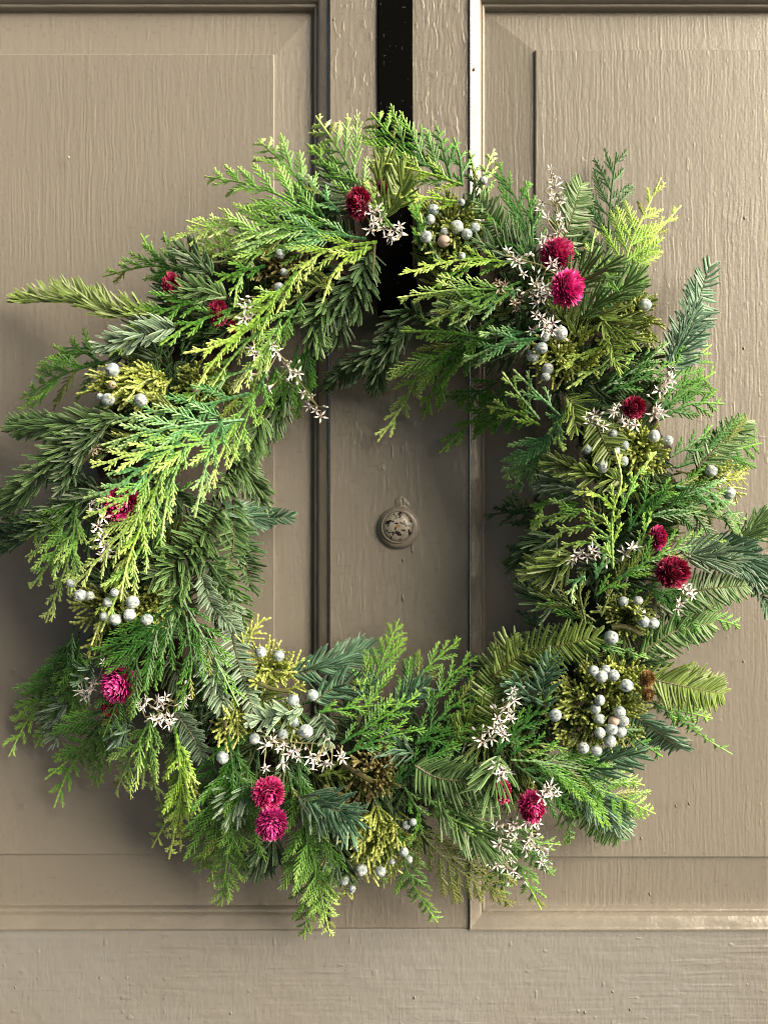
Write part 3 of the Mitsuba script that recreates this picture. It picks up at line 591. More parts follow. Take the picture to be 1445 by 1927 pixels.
# ---- fir sprigs: path from base to tip, then colour and habit
FIRS = [
 # left side
 ([(300, 588), (215, 590), (140, 562), (34, 566)], 'olive', dict(lift=.004, up=.75, ln=.0125, side=(0, -.6), label='long olive fir twig reaching out furthest at the upper left')),
 ([(335, 615), (270, 630), (190, 652)], 'frost', dict(lift=.008, up=.7)),
 ([(430, 560), (370, 545), (322, 560)], 'green', dict(lift=.006, ln=.010)),
 ([(400, 520), (360, 480), (340, 470)], 'dark', dict(lift=.002)),
 ([(230, 780), (130, 800), (20, 803)], 'green', dict(lift=.004, up=.4)),
 ([(200, 800), (110, 860), (50, 920), (0, 965)], 'green', dict(lift=.002, up=.5, ln=.013, forward=.4, label='broad fir sprig with blunt needles at the left edge')),
 ([(200, 800), (150, 850), (115, 920)], 'dark', dict(lift=.006)),
 ([(220, 920), (110, 960), (0, 1000)], 'dark', dict(lift=-.006)),
 ([(180, 960), (80, 990), (4, 1035)], 'dark', dict(lift=-.008)),
 ([(420, 955), (350, 1040), (290, 1085)], 'green', dict(lift=.008, ln=.019, up=.7, wn=.00105, label='fan of long curved fir needles on the inner left')),
 ([(400, 1000), (340, 1060), (330, 1110)], 'green', dict(lift=.008, ln=.016, up=.7)),
 ([(410, 960), (480, 975), (545, 972)], 'blue', dict(lift=.000, label='short fir tip poking into the open middle from the left')),
 ([(440, 940), (440, 1020), (425, 1110)], 'green', dict(lift=.004, comb=True, ln=.013)),
 ([(470, 950), (460, 1010), (450, 1060)], 'frost', dict(lift=-.002, up=.5, ln=.009)),
 ([(500, 780), (465, 850), (415, 925)], 'green', dict(lift=.002, ln=.014, up=.6)),
 ([(540, 720), (510, 800), (480, 860)], 'dark', dict(lift=-.008, ln=.013)),
 ([(380, 1080), (400, 1140), (440, 1180)], 'frost', dict(lift=.004, ln=.010)),
 ([(350, 1085), (330, 1120), (330, 1160)], 'green', dict(lift=.008)),
 ([(430, 1110), (440, 1210), (478, 1345)], 'frost', dict(lift=.002, comb=True, ln=.012, label='pale fir sprig running down the inner lower left')),
 ([(390, 1200), (400, 1260), (420, 1330)], 'frost', dict(lift=.004, ln=.012)),
 ([(150, 1290), (165, 1270), (175, 1250)], 'blue', dict(lift=.000)),
 ([(128, 1322), (108, 1345), (106, 1392)], 'frost', dict(lift=.004, ln=.012, up=.8, side=(-.7, 0), label='small pale drooping fir twig at the lower left')),
 ([(330, 1340), (360, 1380), (385, 1430)], 'frost', dict(lift=.000, comb=True, ln=.013)),
 ([(250, 1380), (240, 1360), (225, 1395)], 'blue', dict(lift=-.004)),
 # inner top
 ([(700, 470), (665, 540), (610, 610)], 'dark', dict(lift=.002, ln=.014)),
 ([(690, 500), (675, 560), (640, 600)], 'dark', dict(lift=-.004, ln=.014, up=.8)),
 ([(620, 560), (590, 610), (600, 650)], 'green', dict(lift=.004, ln=.013)),
 ([(775, 620), (720, 655), (665, 690), (616, 725)], 'dark', dict(lift=-.006, ln=.0115, up=.5, wn=.00105, tilt=.1, label='stubby dark fir sprig hanging in the top of the opening')),
 ([(750, 640), (720, 680), (704, 728)], 'dark', dict(lift=-.002, ln=.011, wn=.00105)),
 ([(800, 600), (760, 590), (720, 640)], 'dark', dict(lift=-.012)),
 # top
 ([(700, 420), (745, 380), (760, 320)], 'olive', dict(lift=.006, ln=.013, up=.6)),
 ([(720, 400), (715, 340), (735, 300)], 'olive', dict(lift=.002, ln=.012)),
 ([(690, 400), (650, 370), (625, 315)], 'dark', dict(lift=-.004, ln=.017, comb=True)),
 ([(1000, 470), (945, 440), (905, 380)], 'green', dict(lift=.006, ln=.014, comb=True)),
 ([(1000, 490), (940, 470), (895, 455)], 'dark', dict(lift=.006, ln=.014, up=.3)),
 ([(1050, 470), (1075, 410), (1092, 345)], 'green', dict(lift=.004, ln=.015, comb=True)),
 ([(1050, 560), (1100, 520), (1145, 500)], 'green', dict(lift=.006, ln=.016, up=.6)),
 ([(1090, 600), (1140, 560), (1200, 530)], 'green', dict(lift=.002, ln=.014)),
 ([(920, 590), (880, 570), (830, 580)], 'green', dict(lift=.004)),
 ([(960, 640), (1000, 600), (1010, 560)], 'dark', dict(lift=.006)),
 # upper right
 ([(1262, 700), (1300, 610), (1318, 550), (1334, 500)], 'blue', dict(lift=.006, ln=.0165, comb=True, wn=.00105, label='upright blue-green fir sprig standing out at the upper right')),
 ([(1255, 700), (1285, 640), (1305, 590)], 'blue', dict(lift=.003, ln=.014, up=.2)),
 ([(1128, 590), (1145, 625), (1160, 690)], 'olive', dict(lift=.018, ln=.015, up=.8)),
 ([(1128, 592), (1160, 615), (1190, 640)], 'olive', dict(lift=.018, ln=.015, up=.8)),
 ([(1062, 742), (1078, 765), (1082, 805)], 'olive', dict(lift=.016, ln=.014, up=.9)),
 ([(1115, 785), (1130, 820), (1150, 862)], 'olive', dict(lift=.018, ln=.016, comb=True)),
 ([(1170, 905), (1100, 890), (1030, 868)], 'olive', dict(lift=.010, ln=.012)),
 ([(1100, 935), (1060, 910), (1020, 905)], 'frost', dict(lift=.002, ln=.013)),
 ([(1310, 880), (1350, 840), (1405, 790)], 'green', dict(lift=.004, ln=.013, comb=True)),
 ([(1300, 1045), (1372, 1040), (1420, 1080), (1446, 1155)], 'blue', dict(lift=.008, ln=.0140, up=1.1, forward=.05, wn=.00115, label='thick drooping blue fir twig at the right edge')),
 ([(1280, 1040), (1330, 1050), (1375, 1060)], 'frost', dict(lift=.014, ln=.0145, up=.95, forward=.2)),
 ([(1370, 1030), (1410, 1000), (1438, 972)], 'green', dict(lift=.000, ln=.012)),
 ([(1230, 1140), (1320, 1110), (1402, 1102)], 'green', dict(lift=.002, ln=.015, comb=True)),
 ([(1080, 1040), (1040, 1070), (1000, 1075)], 'olive', dict(lift=.004, ln=.015, up=.5)),
 ([(1050, 1010), (1010, 1030), (970, 1060)], 'dark', dict(lift=-.006, ln=.014)),
 ([(1060, 1130), (1020, 1130), (985, 1100)], 'dark', dict(lift=-.006, ln=.014)),
 # lower right
 ([(925, 1275), (985, 1230), (1050, 1215), (1118, 1200)], 'olive', dict(lift=.010, ln=.017, comb=True, dense=1.2, tilt=.08, label='flat comb-like olive fir sprig at the lower right of the opening')),
 ([(930, 1380), (930, 1300), (950, 1240), (958, 1205)], 'olive', dict(lift=.004, ln=.017, comb=True, dense=1.2, tilt=.08)),
 ([(1200, 1235), (1265, 1190), (1338, 1172)], 'green', dict(lift=.004, ln=.016, comb=True)),
 ([(1215, 1275), (1280, 1290), (1358, 1305)], 'olive', dict(lift=.008, ln=.018, comb=True, dense=1.3, wn=.001055, label='broad bright fir sprig pointing right below the middle')),
 ([(1190, 1345), (1235, 1375), (1278, 1408)], 'blue', dict(lift=.002, ln=.015, comb=True)),
 ([(1025, 1335), (1020, 1290), (1035, 1240)], 'blue', dict(lift=.010, ln=.013, up=.6)),
 ([(1000, 1320), (990, 1300), (960, 1290)], 'blue', dict(lift=.006, ln=.013)),
 ([(1090, 1450), (1150, 1430), (1200, 1418)], 'blue', dict(lift=.004, ln=.014, up=.4)),
 ([(1040, 1450), (1100, 1520), (1165, 1580)], 'green', dict(lift=.000, ln=.015, comb=True)),
 ([(1060, 1440), (1110, 1500), (1170, 1555)], 'blue', dict(lift=-.004, ln=.014)),
 ([(1120, 1500), (1160, 1510), (1165, 1540)], 'green', dict(lift=-.006)),
 # bottom
 ([(780, 1440), (830, 1465), (920, 1472)], 'green', dict(lift=.012, ln=.020, comb=True, dense=1.2, label='long-needled fir sprig lying level across the bottom')),
 ([(940, 1420), (925, 1470), (915, 1500)], 'green', dict(lift=.014, ln=.018, up=.7)),
 ([(820, 1500), (880, 1560), (950, 1590)], 'green', dict(lift=.004, ln=.016)),
 ([(840, 1480), (890, 1530), (900, 1600)], 'green', dict(lift=.000, ln=.018, comb=True)),
 ([(545, 1268), (610, 1255), (692, 1222)], 'blue', dict(lift=.000, ln=.014, up=.6)),
 ([(590, 1320), (640, 1290), (700, 1290)], 'blue', dict(lift=.002, ln=.013)),
 ([(740, 1340), (770, 1310), (800, 1290)], 'blue', dict(lift=.000, ln=.013)),
 ([(570, 1330), (530, 1345), (474, 1358)], 'frost', dict(lift=.012, ln=.010, up=.5, wn=.0011, label='white-frosted fir tip above the star flowers at the bottom')),
 ([(600, 1340), (610, 1365), (618, 1400)], 'frost', dict(lift=.008, ln=.010, wn=.0011)),
 ([(560, 1500), (610, 1520), (665, 1530)], 'blue', dict(lift=.012, ln=.018, up=.5, wn=.00105, label='dark blue-green fir sprig at the bottom centre')),
 ([(590, 1500), (640, 1530), (665, 1565)], 'blue', dict(lift=.010, ln=.014)),
 ([(519, 1570), (500, 1600), (482, 1630)], 'dark', dict(lift=-.006, ln=.014)),
 ([(480, 1470), (450, 1490), (440, 1530)], 'frost', dict(lift=.002, ln=.014)),
 ([(620, 1560), (630, 1600), (650, 1640)], 'dark', dict(lift=-.006, ln=.014)),
 ([(780, 1420), (730, 1400), (700, 1380)], 'blue', dict(lift=-.002, ln=.013)),
 ([(860, 1400), (880, 1360), (930, 1340)], 'olive', dict(lift=.000, ln=.015)),
 # more on the inner left
 ([(430, 850), (468, 900), (500, 955)], 'green', dict(lift=-.004, ln=.013)),
 ([(420, 990), (458, 1040), (472, 1110)], 'dark', dict(lift=-.006, ln=.013)),
 ([(400, 1050), (440, 1120), (462, 1190)], 'green', dict(lift=-.004, ln=.013)),
 ([(440, 900), (400, 950), (380, 1010)], 'dark', dict(lift=-.002, ln=.014)),
 ([(360, 1010), (400, 1080), (410, 1150)], 'dark', dict(lift=-.002, ln=.014)),
]
for i, (path, tone, kw) in enumerate(FIRS): fir(path, tone, seed=i, **kw)

# ---- cedar and cypress sprigs
CEDARS = [
 # top left bunch, pointing left and up
 ([(645, 440), (520, 425), (420, 425), (320, 448)], 'light', dict(wr=.30, lift=.014, label='pale yellow-tipped cedar spray pointing left at the top left')),
 ([(630, 430), (530, 370), (460, 345), (385, 332)], 'light', dict(wr=.32, lift=.012)),
 ([(610, 410), (560, 335), (520, 295), (485, 262)], 'light', dict(wr=.32, lift=.008)),
 ([(700, 395), (660, 320), (630, 270), (594, 218)], 'light', dict(wr=.34, lift=.010)),
 ([(640, 345), (605, 300), (577, 270)], 'mid', dict(wr=.35, lift=.004)),
 ([(600, 470), (480, 455), (350, 415)], 'light', dict(wr=.34, lift=.008)),
 ([(560, 470), (450, 470), (330, 440)], 'light', dict(wr=.30, lift=.006)),
 ([(690, 450), (600, 440), (500, 450), (440, 470)], 'teal', dict(wr=.36, lift=.014)),
 ([(600, 400), (520, 400), (440, 390)], 'mid', dict(wr=.36, lift=.002)),
 ([(640, 400), (590, 350), (560, 325)], 'teal', dict(wr=.40, lift=.010)),
 # top centre
 ([(862, 350), (790, 300), (745, 265), (697, 212)], 'mid', dict(wr=.36, lift=.006, label='cedar spray over the black strap at the very top')),
 ([(870, 348), (800, 325), (700, 302)], 'yellow', dict(wr=.36, lift=.012, arch=.05)),
 ([(820, 330), (795, 285), (792, 234)], 'deep', dict(wr=.26, lift=.004)),
 ([(850, 345), (835, 290), (822, 238)], 'deep', dict(wr=.26, lift=.006)),
 ([(870, 350), (865, 300), (853, 258)], 'deep', dict(wr=.26, lift=.006)),
 ([(890, 380), (892, 330), (882, 283)], 'deep', dict(wr=.28, lift=.004)),
 ([(905, 400), (912, 330), (930, 280)], 'light', dict(wr=.26, lift=.006)),
 ([(860, 380), (790, 370), (740, 365)], 'yellow', dict(wr=.36, lift=.010)),
 ([(790, 470), (785, 400), (770, 350)], 'mid', dict(wr=.36, lift=.008)),
 ([(830, 500), (800, 440), (790, 400)], 'mid', dict(wr=.32, lift=.010)),
 ([(740, 430), (710, 390), (690, 340)], 'light', dict(wr=.30, lift=.014)),
 # top right
 ([(990, 500), (980, 400), (932, 305)], 'deep', dict(wr=.40, lift=.008)),
 ([(1000, 500), (1000, 420), (988, 340)], 'deep', dict(wr=.34, lift=.008)),
 ([(1010, 510), (950, 440), (915, 400)], 'deep', dict(wr=.40, lift=.010)),
 ([(1142, 490), (1148, 380), (1160, 286)], 'dark', dict(wr=.46, lift=-.004, tilt=.1, label='dark upright cedar sprig at the upper right')),
 ([(1165, 560), (1182, 470), (1215, 395), (1243, 334)], 'yellow', dict(wr=.34, lift=.004, tilt=.12, label='bright yellow-green cedar sprig standing up at the upper right')),
 ([(1180, 530), (1225, 450), (1281, 386)], 'yellow', dict(wr=.26, lift=.002, tilt=.12)),
 ([(1170, 560), (1130, 500), (1100, 458)], 'light', dict(wr=.36, lift=.008)),
 ([(1190, 580), (1195, 520), (1205, 470)], 'mid', dict(wr=.36, lift=.004)),
 ([(1160, 590), (1120, 530), (1110, 490)], 'teal', dict(wr=.36, lift=.006)),
 ([(1100, 560), (1110, 480), (1120, 430)], 'deep', dict(wr=.36, lift=-.002)),
 # right of the top, pointing to the middle
 ([(970, 495), (870, 488), (750, 517)], 'yellow', dict(wr=.22, lift=.014, fine=True, label='yellow-green cedar spray reaching left across the top of the opening')),
 ([(965, 545), (860, 545), (747, 560)], 'light', dict(wr=.30, lift=.012, fine=True)),
 ([(980, 530), (880, 570), (800, 612)], 'light', dict(wr=.30, lift=.012, fine=True)),
 ([(980, 540), (910, 580), (843, 612)], 'teal', dict(wr=.32, lift=.010)),
 ([(940, 500), (880, 500), (810, 545)], 'mid', dict(wr=.32, lift=.010)),
 ([(920, 640), (840, 625), (752, 623)], 'mid', dict(wr=.36, lift=.004)),
 ([(930, 600), (800, 690), (760, 760), (710, 832)], 'light', dict(wr=.26, lift=.008, label='longest cedar spray hanging into the opening from the top')),
 ([(900, 640), (830, 700), (795, 790)], 'mid', dict(wr=.34, lift=.004)),
 ([(930, 640), (840, 670), (774, 664)], 'deep', dict(wr=.40, lift=.002)),
 ([(960, 740), (890, 790), (826, 853)], 'mid', dict(wr=.34, lift=.002)),
 ([(960, 700), (900, 740), (850, 760)], 'deep', dict(wr=.40, lift=-.002)),
 ([(1000, 760), (940, 790), (890, 800)], 'deep', dict(wr=.40, lift=.002)),
 ([(1012, 637), (950, 645), (872, 680)], 'teal', dict(wr=.46, lift=.016, label='blue-green cedar spray just left of the grey berries at the upper right')),
 ([(1020, 620), (960, 630), (900, 625)], 'teal', dict(wr=.40, lift=.012)),
 ([(1015, 800), (970, 775), (915, 764)], 'yellow', dict(wr=.46, lift=.016)),
 ([(1015, 790), (975, 740), (945, 700)], 'light', dict(wr=.40, lift=.014)),
 ([(1060, 790), (1010, 740), (965, 695)], 'teal', dict(wr=.42, lift=.012)),
 ([(1050, 780), (1020, 850), (960, 926)], 'teal', dict(wr=.42, lift=.016, label='pale blue-green cedar spray hanging at the inner right')),
 ([(1045, 800), (1000, 850), (945, 900)], 'teal', dict(wr=.36, lift=.014)),
 ([(1060, 770), (1050, 820), (1060, 850)], 'light', dict(wr=.40, lift=.014)),
 ([(1030, 940), (980, 960), (910, 970)], 'dark', dict(wr=.42, lift=-.010)),
 ([(1040, 1000), (990, 970), (945, 940)], 'dark', dict(wr=.42, lift=-.012)),
 ([(1050, 1000), (1010, 1040), (960, 1050)], 'dark', dict(wr=.42, lift=-.010)),
 # upper right, middle
 ([(1195, 665), (1130, 690), (1065, 732)], 'light', dict(wr=.24, lift=.016)),
 ([(1180, 650), (1110, 660), (1045, 700)], 'yellow', dict(wr=.26, lift=.014)),
 ([(1130, 735), (1200, 690), (1258, 645)], 'deep', dict(wr=.40, lift=.014, fine=True)),
 ([(1140, 740), (1210, 710), (1270, 680)], 'deep', dict(wr=.40, lift=.012, fine=True)),
 ([(1230, 760), (1290, 690), (1338, 648)], 'mid', dict(wr=.34, lift=.006)),
 ([(1240, 790), (1300, 760), (1362, 760)], 'deep', dict(wr=.40, lift=.006)),
 ([(1240, 770), (1300, 730), (1345, 700)], 'mid', dict(wr=.40, lift=.008)),
 ([(1250, 770), (1300, 720), (1350, 735)], 'deep', dict(wr=.40, lift=.002)),
 ([(1270, 880), (1350, 855), (1433, 834)], 'deep', dict(wr=.38, lift=.002)),
 ([(1260, 860), (1310, 830), (1340, 800)], 'deep', dict(wr=.42, lift=.004)),
 ([(1110, 880), (1180, 890), (1240, 930)], 'deep', dict(wr=.40, lift=.004, fine=True)),
 ([(1090, 950), (1030, 940), (1000, 1000)], 'mid', dict(wr=.36, lift=.008)),
 # the big curved spray at the right
 ([(1152, 1070), (1152, 970), (1168, 905), (1156, 845)], 'yellow', dict(wr=.20, lift=.020, tilt=.1)),
 ([(1170, 960), (1195, 900), (1234, 850)], 'light', dict(wr=.24, lift=.020)),
 ([(1155, 990), (1100, 960), (1040, 970), (997, 995)], 'light', dict(wr=.30, lift=.020, label='pale arching cedar spray in front on the right')),
 ([(1155, 1020), (1110, 990), (1060, 1000), (1028, 1020)], 'light', dict(wr=.28, lift=.020)),
 ([(1152, 1040), (1100, 1020), (1060, 1030), (1037, 1050)], 'light', dict(wr=.26, lift=.018)),
 ([(1160, 960), (1120, 930), (1075, 925)], 'yellow', dict(wr=.28, lift=.020)),
 ([(1180, 1000), (1220, 940), (1290, 905)], 'deep', dict(wr=.44, lift=.010)),
 ([(1190, 990), (1270, 960), (1398, 986)], 'deep', dict(wr=.40, lift=.008)),
 ([(1270, 915), (1330, 925), (1370, 960), (1396, 1010)], 'teal', dict(wr=.30, lift=.014)),
 ([(1210, 960), (1290, 930), (1360, 960)], 'deep', dict(wr=.40, lift=.008)),
 ([(1190, 1085), (1210, 1010), (1230, 950)], 'mid', dict(wr=.40, lift=.010, fine=True)),
 ([(1160, 1090), (1230, 1050), (1310, 1025), (1378, 1026)], 'mid', dict(wr=.28, lift=.016, fine=True, label='feathery green cypress sprig pointing right above the dark red flower')),
 ([(1120, 1120), (1180, 1080), (1260, 1030)], 'mid', dict(wr=.34, lift=.014, fine=True)),
 ([(1120, 1090), (1140, 1040), (1150, 1000)], 'teal', dict(wr=.36, lift=.012)),
 ([(1100, 1080), (1080, 1100), (1074, 1128)], 'teal', dict(wr=.46, lift=.016)),
 ([(1120, 1170), (1060, 1130), (1003, 1103)], 'olive', dict(wr=.36, lift=.010, fine=True)),
 ([(1130, 1190), (1070, 1150), (1010, 1135)], 'mid', dict(wr=.34, lift=.008, fine=True)),
 ([(1100, 1170), (1090, 1110), (1100, 1075)], 'olive', dict(wr=.40, lift=.012, fine=True)),
 ([(1130, 1160), (1150, 1110), (1170, 1080)], 'olive', dict(wr=.36, lift=.012, fine=True)),
 ([(1040, 1200), (1000, 1170), (972, 1146)], 'dark', dict(wr=.44, lift=-.004, fine=True)),
 ([(1230, 1120), (1300, 1150), (1392, 1178)], 'deep', dict(wr=.30, lift=.004, fine=True)),
 ([(1200, 1100), (1260, 1120), (1340, 1140)], 'deep', dict(wr=.34, lift=.006, fine=True)),
 # left side
 ([(370, 520), (290, 500), (194, 520)], 'mid', dict(wr=.36, lift=-.002, onesided=1, fine=True)),
 ([(345, 515), (320, 475), (308, 436)], 'deep', dict(wr=.36, lift=-.002)),
 ([(330, 520), (290, 480), (265, 440)], 'mid', dict(wr=.22, lift=-.002)),
 ([(400, 560), (300, 590), (205, 670)], 'mid', dict(wr=.34, lift=.010)),
 ([(440, 580), (360, 610), (300, 650)], 'mid', dict(wr=.36, lift=.012)),
 ([(500, 500), (440, 515), (396, 540)], 'mid', dict(wr=.36, lift=.010)),
 ([(200, 680), (120, 705), (37, 752)], 'mid', dict(wr=.40, lift=.000, label='cedar spray pointing left above the broad fir sprig')),
 ([(200, 690), (150, 660), (92, 672)], 'mid', dict(wr=.36, lift=-.002)),
 ([(190, 660), (150, 655), (118, 655)], 'deep', dict(wr=.30, lift=-.004)),
 ([(710, 455), (620, 470), (565, 510), (520, 590)], 'yellow', dict(wr=.34, lift=.018, arch=.05, label='yellow-green cedar spray arching down at the top left')),
 ([(560, 510), (480, 600), (410, 650), (345, 665)], 'yellow', dict(wr=.22, lift=.020)),
 ([(510, 590), (440, 640), (395, 690), (370, 732)], 'yellow', dict(wr=.24, lift=.020)),
 ([(500, 610), (440, 670), (392, 738)], 'light', dict(wr=.22, lift=.018)),
 ([(700, 465), (660, 480), (625, 520), (606, 570)], 'yellow', dict(wr=.34, lift=.016)),
 ([(570, 560), (530, 620), (470, 700)], 'light', dict(wr=.34, lift=.014, fine=True)),
 ([(560, 600), (500, 660), (470, 760)], 'mid', dict(wr=.34, lift=.010, fine=True)),
 ([(530, 600), (480, 680), (440, 740)], 'light', dict(wr=.34, lift=.014, fine=True)),
 ([(540, 560), (500, 560), (440, 600)], 'light', dict(wr=.40, lift=.012)),
 ([(480, 480), (450, 530), (440, 580)], 'mid', dict(wr=.40, lift=.008)),
 ([(560, 650), (540, 730), (515, 835)], 'mid', dict(wr=.30, lift=.004, fine=True)),
 ([(590, 620), (570, 700), (560, 790)], 'deep', dict(wr=.30, lift=-.004, fine=True)),
 ([(620, 600), (600, 650), (590, 690)], 'dark', dict(wr=.36, lift=-.006, fine=True)),
 # the big blue-green cascade
 ([(470, 740), (370, 765), (290, 775), (210, 798)], 'teal', dict(wr=.34, lift=.018, label='big blue-green cedar spray on the left, pointing left')),
 ([(460, 790), (360, 800), (270, 815), (190, 838)], 'teal', dict(wr=.36, lift=.020)),
 ([(430, 830), (330, 840), (250, 855), (171, 880)], 'light', dict(wr=.34, lift=.020)),
 ([(340, 830), (270, 880), (210, 920), (156, 938)], 'teal', dict(wr=.34, lift=.020)),
 ([(330, 850), (270, 910), (210, 950), (156, 976)], 'light', dict(wr=.30, lift=.022)),
 ([(480, 690), (400, 720), (330, 760)], 'mid', dict(wr=.40, lift=.014)),
 ([(500, 700), (470, 770), (450, 830), (432, 880)], 'light', dict(wr=.32, lift=.014)),
 ([(480, 740), (440, 800), (410, 870), (384, 934)], 'light', dict(wr=.32, lift=.018)),
 ([(420, 780), (395, 850), (380, 910), (367, 974)], 'teal', dict(wr=.30, lift=.020)),
 ([(520, 690), (500, 760), (480, 800)], 'mid', dict(wr=.34, lift=.010)),
 ([(350, 840), (320, 920), (310, 970), (305, 1012)], 'light', dict(wr=.34, lift=.022)),
 ([(310, 880), (270, 980), (240, 1060), (227, 1130)], 'yellow', dict(wr=.28, lift=.022, label='pale cedar spray hanging down the left side')),
 ([(310, 900), (230, 1000), (180, 1060), (140, 1102)], 'light', dict(wr=.34, lift=.020)),
 ([(320, 900), (280, 1000), (235, 1090), (190, 1190)], 'light', dict(wr=.28, lift=.020)),
 ([(240, 1060), (205, 1130), (172, 1215)], 'yellow', dict(wr=.26, lift=.018)),
 # left, hanging outwards
 ([(150, 930), (100, 980), (50, 1014)], 'mid', dict(wr=.38, lift=.004)),
 ([(150, 950), (90, 1020), (48, 1048)], 'light', dict(wr=.34, lift=.006)),
 ([(145, 970), (100, 1050), (57, 1108)], 'light', dict(wr=.36, lift=.008)),
 ([(145, 960), (130, 1050), (87, 1172)], 'light', dict(wr=.30, lift=.010, label='pale cedar spray hanging down at the far left edge')),
 ([(150, 980), (140, 1060), (133, 1125)], 'light', dict(wr=.34, lift=.010)),
 ([(175, 960), (170, 1010), (165, 1060)], 'deep', dict(wr=.40, lift=.002)),
 # lower left, dark green
 ([(335, 1140), (270, 1220), (230, 1300), (194, 1388)], 'deep', dict(wr=.34, lift=.018, fine=True, label='dark green cypress sprig over the magenta flower at the lower left')),
 ([(330, 1130), (260, 1190), (200, 1230), (155, 1245)], 'deep', dict(wr=.36, lift=.010, fine=True)),
 ([(340, 1150), (300, 1240), (250, 1330)], 'deep', dict(wr=.36, lift=.014, fine=True)),
 ([(350, 1160), (360, 1260), (330, 1340)], 'deep', dict(wr=.36, lift=.016, fine=True)),
 ([(345, 1130), (400, 1230), (450, 1330)], 'deep', dict(wr=.34, lift=.016, fine=True)),
 ([(150, 1190), (110, 1270), (35, 1330)], 'deep', dict(wr=.34, lift=.000, fine=True)),
 ([(150, 1200), (100, 1290), (50, 1360), (17, 1424)], 'mid', dict(wr=.32, lift=.004, fine=True, label='long drooping cypress sprig at the lower left edge')),
 ([(150, 1210), (120, 1300), (66, 1408)], 'mid', dict(wr=.26, lift=.004, fine=True)),
 ([(150, 1220), (140, 1290), (143, 1380)], 'mid', dict(wr=.34, lift=.006, fine=True)),
 ([(140, 1180), (120, 1240), (90, 1290)], 'deep', dict(wr=.36, lift=.004, fine=True)),
 ([(240, 1310), (180, 1380), (130, 1450), (102, 1520)], 'mid', dict(wr=.30, lift=.004)),
 ([(200, 1350), (140, 1420), (85, 1467)], 'mid', dict(wr=.30, lift=.004)),
 ([(210, 1360), (190, 1420), (173, 1478)], 'mid', dict(wr=.36, lift=.006)),
 ([(290, 1340), (250, 1420), (217, 1494)], 'light', dict(wr=.32, lift=.012)),
 ([(285, 1350), (275, 1420), (268, 1485)], 'light', dict(wr=.32, lift=.010)),
 ([(290, 1350), (285, 1440), (308, 1530)], 'light', dict(wr=.28, lift=.012)),
 ([(330, 1365), (336, 1470), (320, 1530), (286, 1596)], 'yellow', dict(wr=.22, lift=.014, label='bright yellow cedar spray hanging down at the lower left')),
 ([(332, 1380), (340, 1500), (318, 1617)], 'yellow', dict(wr=.20, lift=.016)),
 ([(333, 1390), (350, 1450), (377, 1530)], 'yellow', dict(wr=.24, lift=.014)),
 ([(336, 1450), (342, 1540), (340, 1602)], 'yellow', dict(wr=.18, lift=.014)),
 ([(430, 1380), (440, 1480), (430, 1590), (417, 1706)], 'mid', dict(wr=.28, lift=.010, fine=True, label='long cypress sprig hanging down at the bottom left')),
 ([(430, 1420), (400, 1520), (375, 1645)], 'mid', dict(wr=.28, lift=.008, fine=True)),
 ([(440, 1430), (455, 1540), (460, 1662)], 'light', dict(wr=.26, lift=.008, fine=True)),
 ([(420, 1400), (390, 1470), (385, 1560)], 'deep', dict(wr=.34, lift=.004, fine=True)),
 ([(450, 1400), (430, 1460), (400, 1520)], 'deep', dict(wr=.36, lift=.010, fine=True)),
 ([(480, 1380), (430, 1400), (390, 1430)], 'deep', dict(wr=.36, lift=.010, fine=True)),
 ([(420, 1560), (400, 1630), (404, 1672)], 'light', dict(wr=.30, lift=.008)),
 # bottom
 ([(560, 1440), (575, 1560), (580, 1660), (573, 1768)], 'mid', dict(wr=.26, lift=.012, fine=True, label='cypress sprig hanging lowest of all at the bottom')),
 ([(565, 1520), (590, 1620), (621, 1762)], 'light', dict(wr=.24, lift=.010, fine=True)),
 ([(570, 1530), (570, 1600), (541, 1640)], 'mid', dict(wr=.34, lift=.010, fine=True)),
 ([(575, 1560), (600, 1640), (640, 1692)], 'light', dict(wr=.30, lift=.008, fine=True)),
 ([(560, 1420), (570, 1480), (590, 1560)], 'deep', dict(wr=.36, lift=.008, fine=True)),
 ([(540, 1440), (550, 1500), (545, 1570)], 'deep', dict(wr=.36, lift=.010, fine=True)),
 ([(690, 1350), (705, 1280), (751, 1164)], 'mid', dict(wr=.36, lift=.006, fine=True, tilt=.1, label='feathery cypress tip pointing up into the bottom of the opening')),
 ([(700, 1360), (680, 1300), (664, 1260)], 'mid', dict(wr=.34, lift=.008, fine=True)),
 ([(740, 1330), (800, 1260), (867, 1201)], 'mid', dict(wr=.38, lift=.004, fine=True)),
 ([(760, 1310), (770, 1270), (790, 1225)], 'deep', dict(wr=.38, lift=.004, fine=True)),
 ([(800, 1340), (850, 1270), (898, 1234)], 'deep', dict(wr=.40, lift=.006, fine=True)),
 ([(640, 1400), (720, 1350), (791, 1305)], 'mid', dict(wr=.38, lift=.012, fine=True, label='bright green cypress sprig lying across the bottom')),
 ([(600, 1340), (680, 1330), (760, 1325)], 'mid', dict(wr=.34, lift=.010, fine=True)),
 ([(650, 1420), (720, 1390), (800, 1370)], 'deep', dict(wr=.40, lift=.008, fine=True)),
 ([(780, 1400), (850, 1330), (930, 1290)], 'deep', dict(wr=.42, lift=.006, fine=True)),
 ([(780, 1400), (850, 1380), (920, 1370)], 'deep', dict(wr=.42, lift=.006, fine=True)),
 ([(740, 1480), (800, 1430), (870, 1400)], 'deep', dict(wr=.38, lift=.004, fine=True)),
 ([(850, 1330), (900, 1280), (960, 1265)], 'deep', dict(wr=.36, lift=.004, fine=True)),
